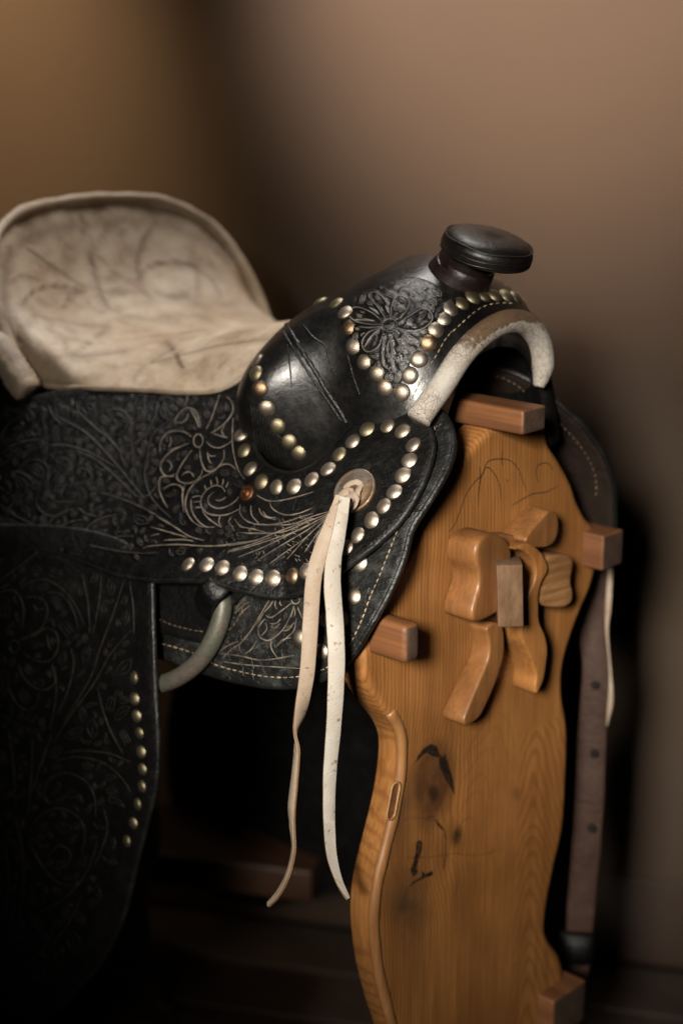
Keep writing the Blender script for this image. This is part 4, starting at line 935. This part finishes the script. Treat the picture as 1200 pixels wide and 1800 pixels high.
fk_fill = filler([ZC(p) for p in fk_big+fk_petal], [(600, 548), (640, 520), (700, 500), (760, 505), (800, 528), (770, 560), (742, 600), (718, 640), (698, 672), (684, 668), (655, 640), (630, 606), (612, 572)], 500, 5, 9, 20, 11)
pan = resample(catmull([(596, 552), (625, 520), (660, 503), (705, 488), (750, 492), (805, 528), (780, 552), (752, 590), (728, 628), (700, 682), (682, 676), (652, 645), (628, 612), (606, 580)], 6, True), 4, True)
pp, pf_, pn_ = fill(pan, 3.4)
ph_ = [cast(u, v, Fk) for u, v in pp]; okp = [h[0] is not None for h in ph_]
pe_, pem = emboss(pp, [ZC(p) for p in fk_big+fk_petal]+fk_fill)
rimd = seg_dist(pp, np.vstack([pan, pan[:1]])); lift_ = .0016*np.clip(rimd/3, 0, 1)-.0004
PVt = np.array([(h[0]+h[1]*(l+.0007*e) if h[0] is not None else (0, 0, .9)) for h, l, e in zip(ph_, lift_, pe_)])
mesh('tooled_panel', PVt, [f for f in pf_ if all(okp[i] for i in f) and max(np.linalg.norm(PVt[f[0]]-PVt[f[1]]), np.linalg.norm(PVt[f[1]]-PVt[f[2]])) < .012], M['panel'], fork, attrs={'emb': pem})
BV['panel'] = bvh_of(bpy.data.objects['tooled_panel']); Fp = BV['panel']
mb = MB()
for p in fk_petal+[ell(625, 410, 64, 58, 20)]: ridge(mb, ZC(p), Fp, .0006)
for p in fk_fill: ridge(mb, p, Fp, .0004)
for p in fk_big:
    ridge(mb, ZC(p), Fp, .0012)
mesh('floral_tooling', mb.V, mb.F, M['tool_fork'], fork, kind='stuff')
for nm, fl_, host in (('jockey', fill_j, jockey), ('skirt', fill_s, skirt), ('fender', fill_f, fender)):
    mb = MB()
    for p in fl_: ridge(mb, p, BV[nm], .0005)
    mesh('leaf_tooling', mb.V, mb.F, M['tool_ground'], host, kind='stuff')
# seams and creases on the swell
mb = MB(); ZS = lambda p: zc(400, 500, 4, p)
ridge(mb, ZS([(400, 260), (450, 350), (530, 480), (620, 620), (700, 760), (780, 880), (835, 975)]), Fk, .0024, taper=False, seg=7)
ridge(mb, ZS([(375, 300), (430, 400), (510, 530), (600, 670), (690, 800), (800, 960)]), Fk, .0013, taper=False)
ridge(mb, ZS([(530, 280), (600, 370), (690, 440), (720, 550), (770, 650)]), Fk, .0011)
ridge(mb, ZS([(420, 420), (440, 600), (450, 720)]), Fk, .0008)
ridge(mb, ZS([(840, 480), (880, 640), (930, 780)]), Fk, .0012)
for k in range(9):
    x0 = 165+k*20; ridge(mb, ZS([(x0, 850+k*14), (x0+14, 960+k*10), (x0+30+k*4, 1100), (x0+60+k*4, 1230)]), Fk, .0012)
mesh('swell_seam', mb.V, mb.F, M['edge'], fork, kind='stuff')

# ------------------------------------------------------------------ stitching
def stitches(name, px, surf, host, mat, ln=9.0, gap=3.0, r=.0008):
    P = resample(catmull(px, 6), 1.0); mb = MB(); i = 0
    while i+ln < len(P):
        a, m, b = (cast(*P[int(i+k*ln/2)], BV[surf]) for k in (0, 1, 2))
        if a[0] is not None and b[0] is not None and m[0] is not None and np.linalg.norm(a[0]-b[0]) < .03:
            Q = np.array([a[0]-a[1]*.0002, m[0]+m[1]*.0005, b[0]-b[1]*.0002])
            V, F = tube_vf(Q, [r*.7, r, r*.7], 6); mb.add(V, F)
        i += ln+gap
    return mesh(name, mb.V, mb.F, mat, host, kind='stuff')
stitches('stitching', A4([(1020, 130), (1030, 200), (1012, 300), (962, 430), (892, 540), (850, 620), (802, 740), (762, 840), (722, 930), (690, 1020), (650, 1110), (612, 1178), (540, 1250), (450, 1290), (350, 1308), (240, 1305), (130, 1285), (0, 1250)]) + [(340, 1148), (280, 1130)], 'skirt', skirt, M['thread'], 8, 3.2, .00075)
stitches('stitching', zc(560, 490, 5, [(765, 1150), (850, 990), (920, 850), (990, 740), (1040, 660), (1100, 550), (1170, 460)])+zc(700, 350, 4, [(370, 940), (480, 840), (570, 770), (650, 740), (740, 730), (820, 735)]), 'fork', fork, M['thread'], 8, 3.5, .0007)
stitches('stitching', BW([(200, 55), (420, 70), (500, 100), (560, 140), (640, 220), (720, 280), (800, 360), (870, 440), (930, 530), (965, 620), (970, 700), (965, 760)]), 'skirt_far', skirt_far, M['thread_dark'], 8, 3, .0008)
stitches('stitching', zc(250, 1000, 6, [(110, 505), (220, 550), (330, 595), (450, 625), (560, 650), (680, 665)]), 'rig', rig, M['thread_dark'], 7, 2.5, .0007)
stitches('stitching', [(432, 1049), (425, 1075), (412, 1098), (398, 1112)], 'skirt', skirt, M['thread_dark'], 9, 1.0, .0009)

# ------------------------------------------------------------------ rigging ring
rc = side_hit(285, 1118, .030)
ringpx = [(388, 1040), (391, 1075), (377, 1120), (352, 1160), (318, 1188), (280, 1203), (235, 1205), (190, 1185), (160, 1145), (150, 1100), (165, 1050), (205, 1015), (260, 995), (320, 998), (362, 1012)]
RP = np.array([side_hit(u, v, .0100) for u, v in catmull(ringpx, 4, True)])
Vt, Ft = tube_vf(np.vstack([RP, RP[:1]]), .0088, 14, False); S(mesh('rigging_ring', Vt, Ft, M['ring']))
Vt, Ft = tube_vf(mirror(np.vstack([RP, RP[:1]])), .0088, 10, False); S(mesh('rigging_ring', Vt, Ft, M['ring']))
# leather loop that holds the ring
LP = np.array([side_hit(u, v, o) for u, v, o in ((400, 1015, .012), (385, 1028, .026), (366, 1045, .031), (358, 1064, .024), (360, 1078, .012))])
LP = catmull(LP, 5)
Vt, Ft = tube_vf(LP, .0125, 10, True, .25, np.tile(np.array([.3, -.9, .3]), (len(LP), 1))); S(mesh('ring_loop', Vt, Ft, M['black']))

# ------------------------------------------------------------------ concho and strings
co_, cn_ = cast(626, 865, J); cn_ = cn_+np.array([.06, -.1, .0]); cn_ /= np.linalg.norm(cn_)
co_ = co_+cn_*.002
concho = S(mesh('concho', *lathe_vf([(.0205, -.002), (.0212, .0005), (.0210, .0022), (.0198, .0030), (.0186, .0024), (.015, .0036), (.010, .0050), (.004, .0056)], 40, co_, cn_), M['concho']))
mesh('strap_hole', *lathe_vf([(.0052, -.001), (.0052, .0004), (.0020, .0006)], 16, *cast(644, 821, J)), M['cavity'], jockey)
def ribbon(name, px, widths, twist, ydepth, thick, mat, emat, host):
    P = np.array([at(u, v, 1, y) for (u, v), y in zip(px, ydepth)]); n = len(P); k = 7
    X = catmull(np.column_stack([P, widths, twist]), k); P = X[:, :3]; wd = X[:, 3]/1900/2; tw = np.radians(X[:, 4])
    T = np.gradient(P, axis=0); T /= np.linalg.norm(T, axis=1)[:, None]
    W0 = R_-T*(T@R_)[:, None]; W0 /= np.linalg.norm(W0, axis=1)[:, None]; N0 = np.cross(T, W0); 
    N0 = np.where((N0@FH)[:, None] > 0, -N0, N0)
    W = W0*np.cos(tw)[:, None]+N0*np.sin(tw)[:, None]; N = -W0*np.sin(tw)[:, None]+N0*np.cos(tw)[:, None]
    h = thick/2; jit = 1+.012*np.sin(np.arange(len(P))*.9)
    wd = wd*jit
    prof = [(-1, .6), (-.9, 1), (.9, 1), (1, .6), (1, -.6), (.9, -1), (-.9, -1), (-1, -.6)]
    V = np.stack([P+W*(wd*a)[:, None]+N*h*b for a, b in prof], 1).reshape(-1, 3)
    F = grid_faces(len(P), 8, True); F += [tuple(range(8))[::-1], tuple(range((len(P)-1)*8, len(P)*8))]
    me = bpy.data.meshes.new(name); me.from_pydata([tuple(v) for v in V], [], F); me.materials.append(mat); me.materials.append(emat)
    mi = [1 if (i % 8) in (3, 7, 2, 0, 4, 6) and (i < len(F)-2) and (i % 8) in (3, 7) else 0 for i in range(len(F))]
    me.polygons.foreach_set('material_index', mi); me.polygons.foreach_set('use_smooth', [True]*len(F)); me.set_sharp_from_angle(angle=math.radians(50))
    me.update(); o = new_obj(name, me, None, None); return S(o)
sp1 = [(600, 872), (594, 893), (579, 932), (562, 975), (551, 1020), (546, 1090), (541, 1170), (533, 1225), (524, 1268), (520, 1290), (522, 1320), (518, 1370), (513, 1420), (514, 1455), (516, 1495), (505, 1540), (488, 1572), (472, 1590)]
w1 = [20, 24, 26, 26, 26, 26, 25, 24, 22, 20, 19, 20, 22, 18, 15, 13, 12, 9]
t1 = [0, 0, 5, 5, 0, 0, 0, -15, -50, -85, -110, -115, -118, -110, -100, -95, -95, -95]
y1 = [-.206, -.210, -.218, -.230, -.240, -.246, -.250, -.252, -.252, -.252, -.252, -.252, -.252, -.252, -.252, -.252, -.252, -.252]
ribbon('saddle_string', sp1, w1, t1, y1, .0030, M['string_tan'], M['string_edge'], saddle)
sp2 = [(606, 874), (602, 900), (594, 945), (586, 985), (584, 1030), (588, 1085), (591, 1150), (590, 1210), (586, 1280), (580, 1350), (578, 1410), (579, 1460), (583, 1505), (594, 1545), (605, 1568), (612, 1580)]
w2 = [18, 20, 23, 26, 28, 28, 28, 27, 25, 23, 21, 20, 18, 13, 9, 4]
t2 = [0, -5, -10, -12, -10, -8, -8, -10, -12, -14, -16, -18, -24, -30, -35, -40]
y2 = [-.207, -.211, -.219, -.231, -.240, -.246, -.250, -.251, -.251, -.251, -.251, -.251, -.251, -.251, -.251, -.251]
ribbon('saddle_string', sp2, w2, t2, y2, .0032, M['string_white'], M['string_edge'], saddle)
# the knot of the strings on the concho
mb = MB(); KN = lambda p: zc(560, 790, 7.5, p)
def loop(px, lifts, r, flat):
    Q = np.array([co_ + (lambda d: d)(0) for _ in px], float); out = []
    for (u, v), l in zip(px, lifts):
        d = raydir(u, v); t_ = ((co_+cn_*(.004+l)-CAM)@cn_)/(d@cn_); out.append(CAM+d*t_)
    Q = catmull(np.array(out), 6); V, F = tube_vf(Q, r, 8, True, flat, np.tile(cn_, (len(Q), 1))); mb.add(V, F)
loop(KN([(340, 520), (400, 460), (500, 430), (560, 470)]), (.001, .003, .003, .000), .0030, .45)
loop(KN([(560, 470), (520, 540), (500, 600), (520, 660)]), (.000, .004, .005, .001), .0034, .40)
loop(KN([(240, 760), (260, 660), (330, 580), (400, 550), (430, 600)]), (.003, .006, .008, .006, .002), .0044, .42)
loop(KN([(400, 600), (450, 600), (490, 660), (460, 740), (410, 790)]), (.003, .006, .006, .006, .004), .0036, .42)
loop(KN([(340, 760), (350, 680), (390, 630), (430, 600)]), (.004, .007, .007, .004), .0034, .45)
mesh('string_knot', mb.V, mb.F, M['string_tan'], concho)

# far side: white string and the latigo strap hanging beyond the board
def far_ribbon(name, px, widths, y, thick, mat, twist=20):
    return ribbon(name, px, widths, [twist]*len(px), [y]*len(px), thick, mat, mat, saddle)
far_ribbon('saddle_string', [(1072, 985), (1068, 1060), (1062, 1110), (1066, 1170), (1070, 1230), (1064, 1275)], [12, 14, 16, 17, 17, 7], .225, .003, M['string_tan'])  # buff leather on the white string: dimmer far-side light put into its colour
lat = far_ribbon('latigo_strap', [(1045, 1000), (1040, 1100), (1046, 1180), (1040, 1280), (1036, 1380), (1030, 1480), (1022, 1570), (1016, 1660), (1010, 1720)], [50, 52, 54, 58, 60, 60, 58, 56, 54], .215, .005, M['latigo'], 8)
for u, v in ((1046, 1205), (1044, 1325), (1040, 1457)):
    hh = at(u, v, 1, .2105); mesh('strap_hole', *lathe_vf([(.0048, -.004), (.0048, .0006), (.001, .0008)], 14, hh, (.62, -.74, .2)), M['cavity'], lat)
bk = at(1012, 1665, 1, .208)
mesh('strap_keeper', *tube_vf(np.array([bk+np.array([0, 0, .018]), bk, bk-np.array([0, 0, .018])]), .020, 12, True, .5, np.tile(np.array([.5, -.8, 0]), (3, 1))), M['fender'], lat)
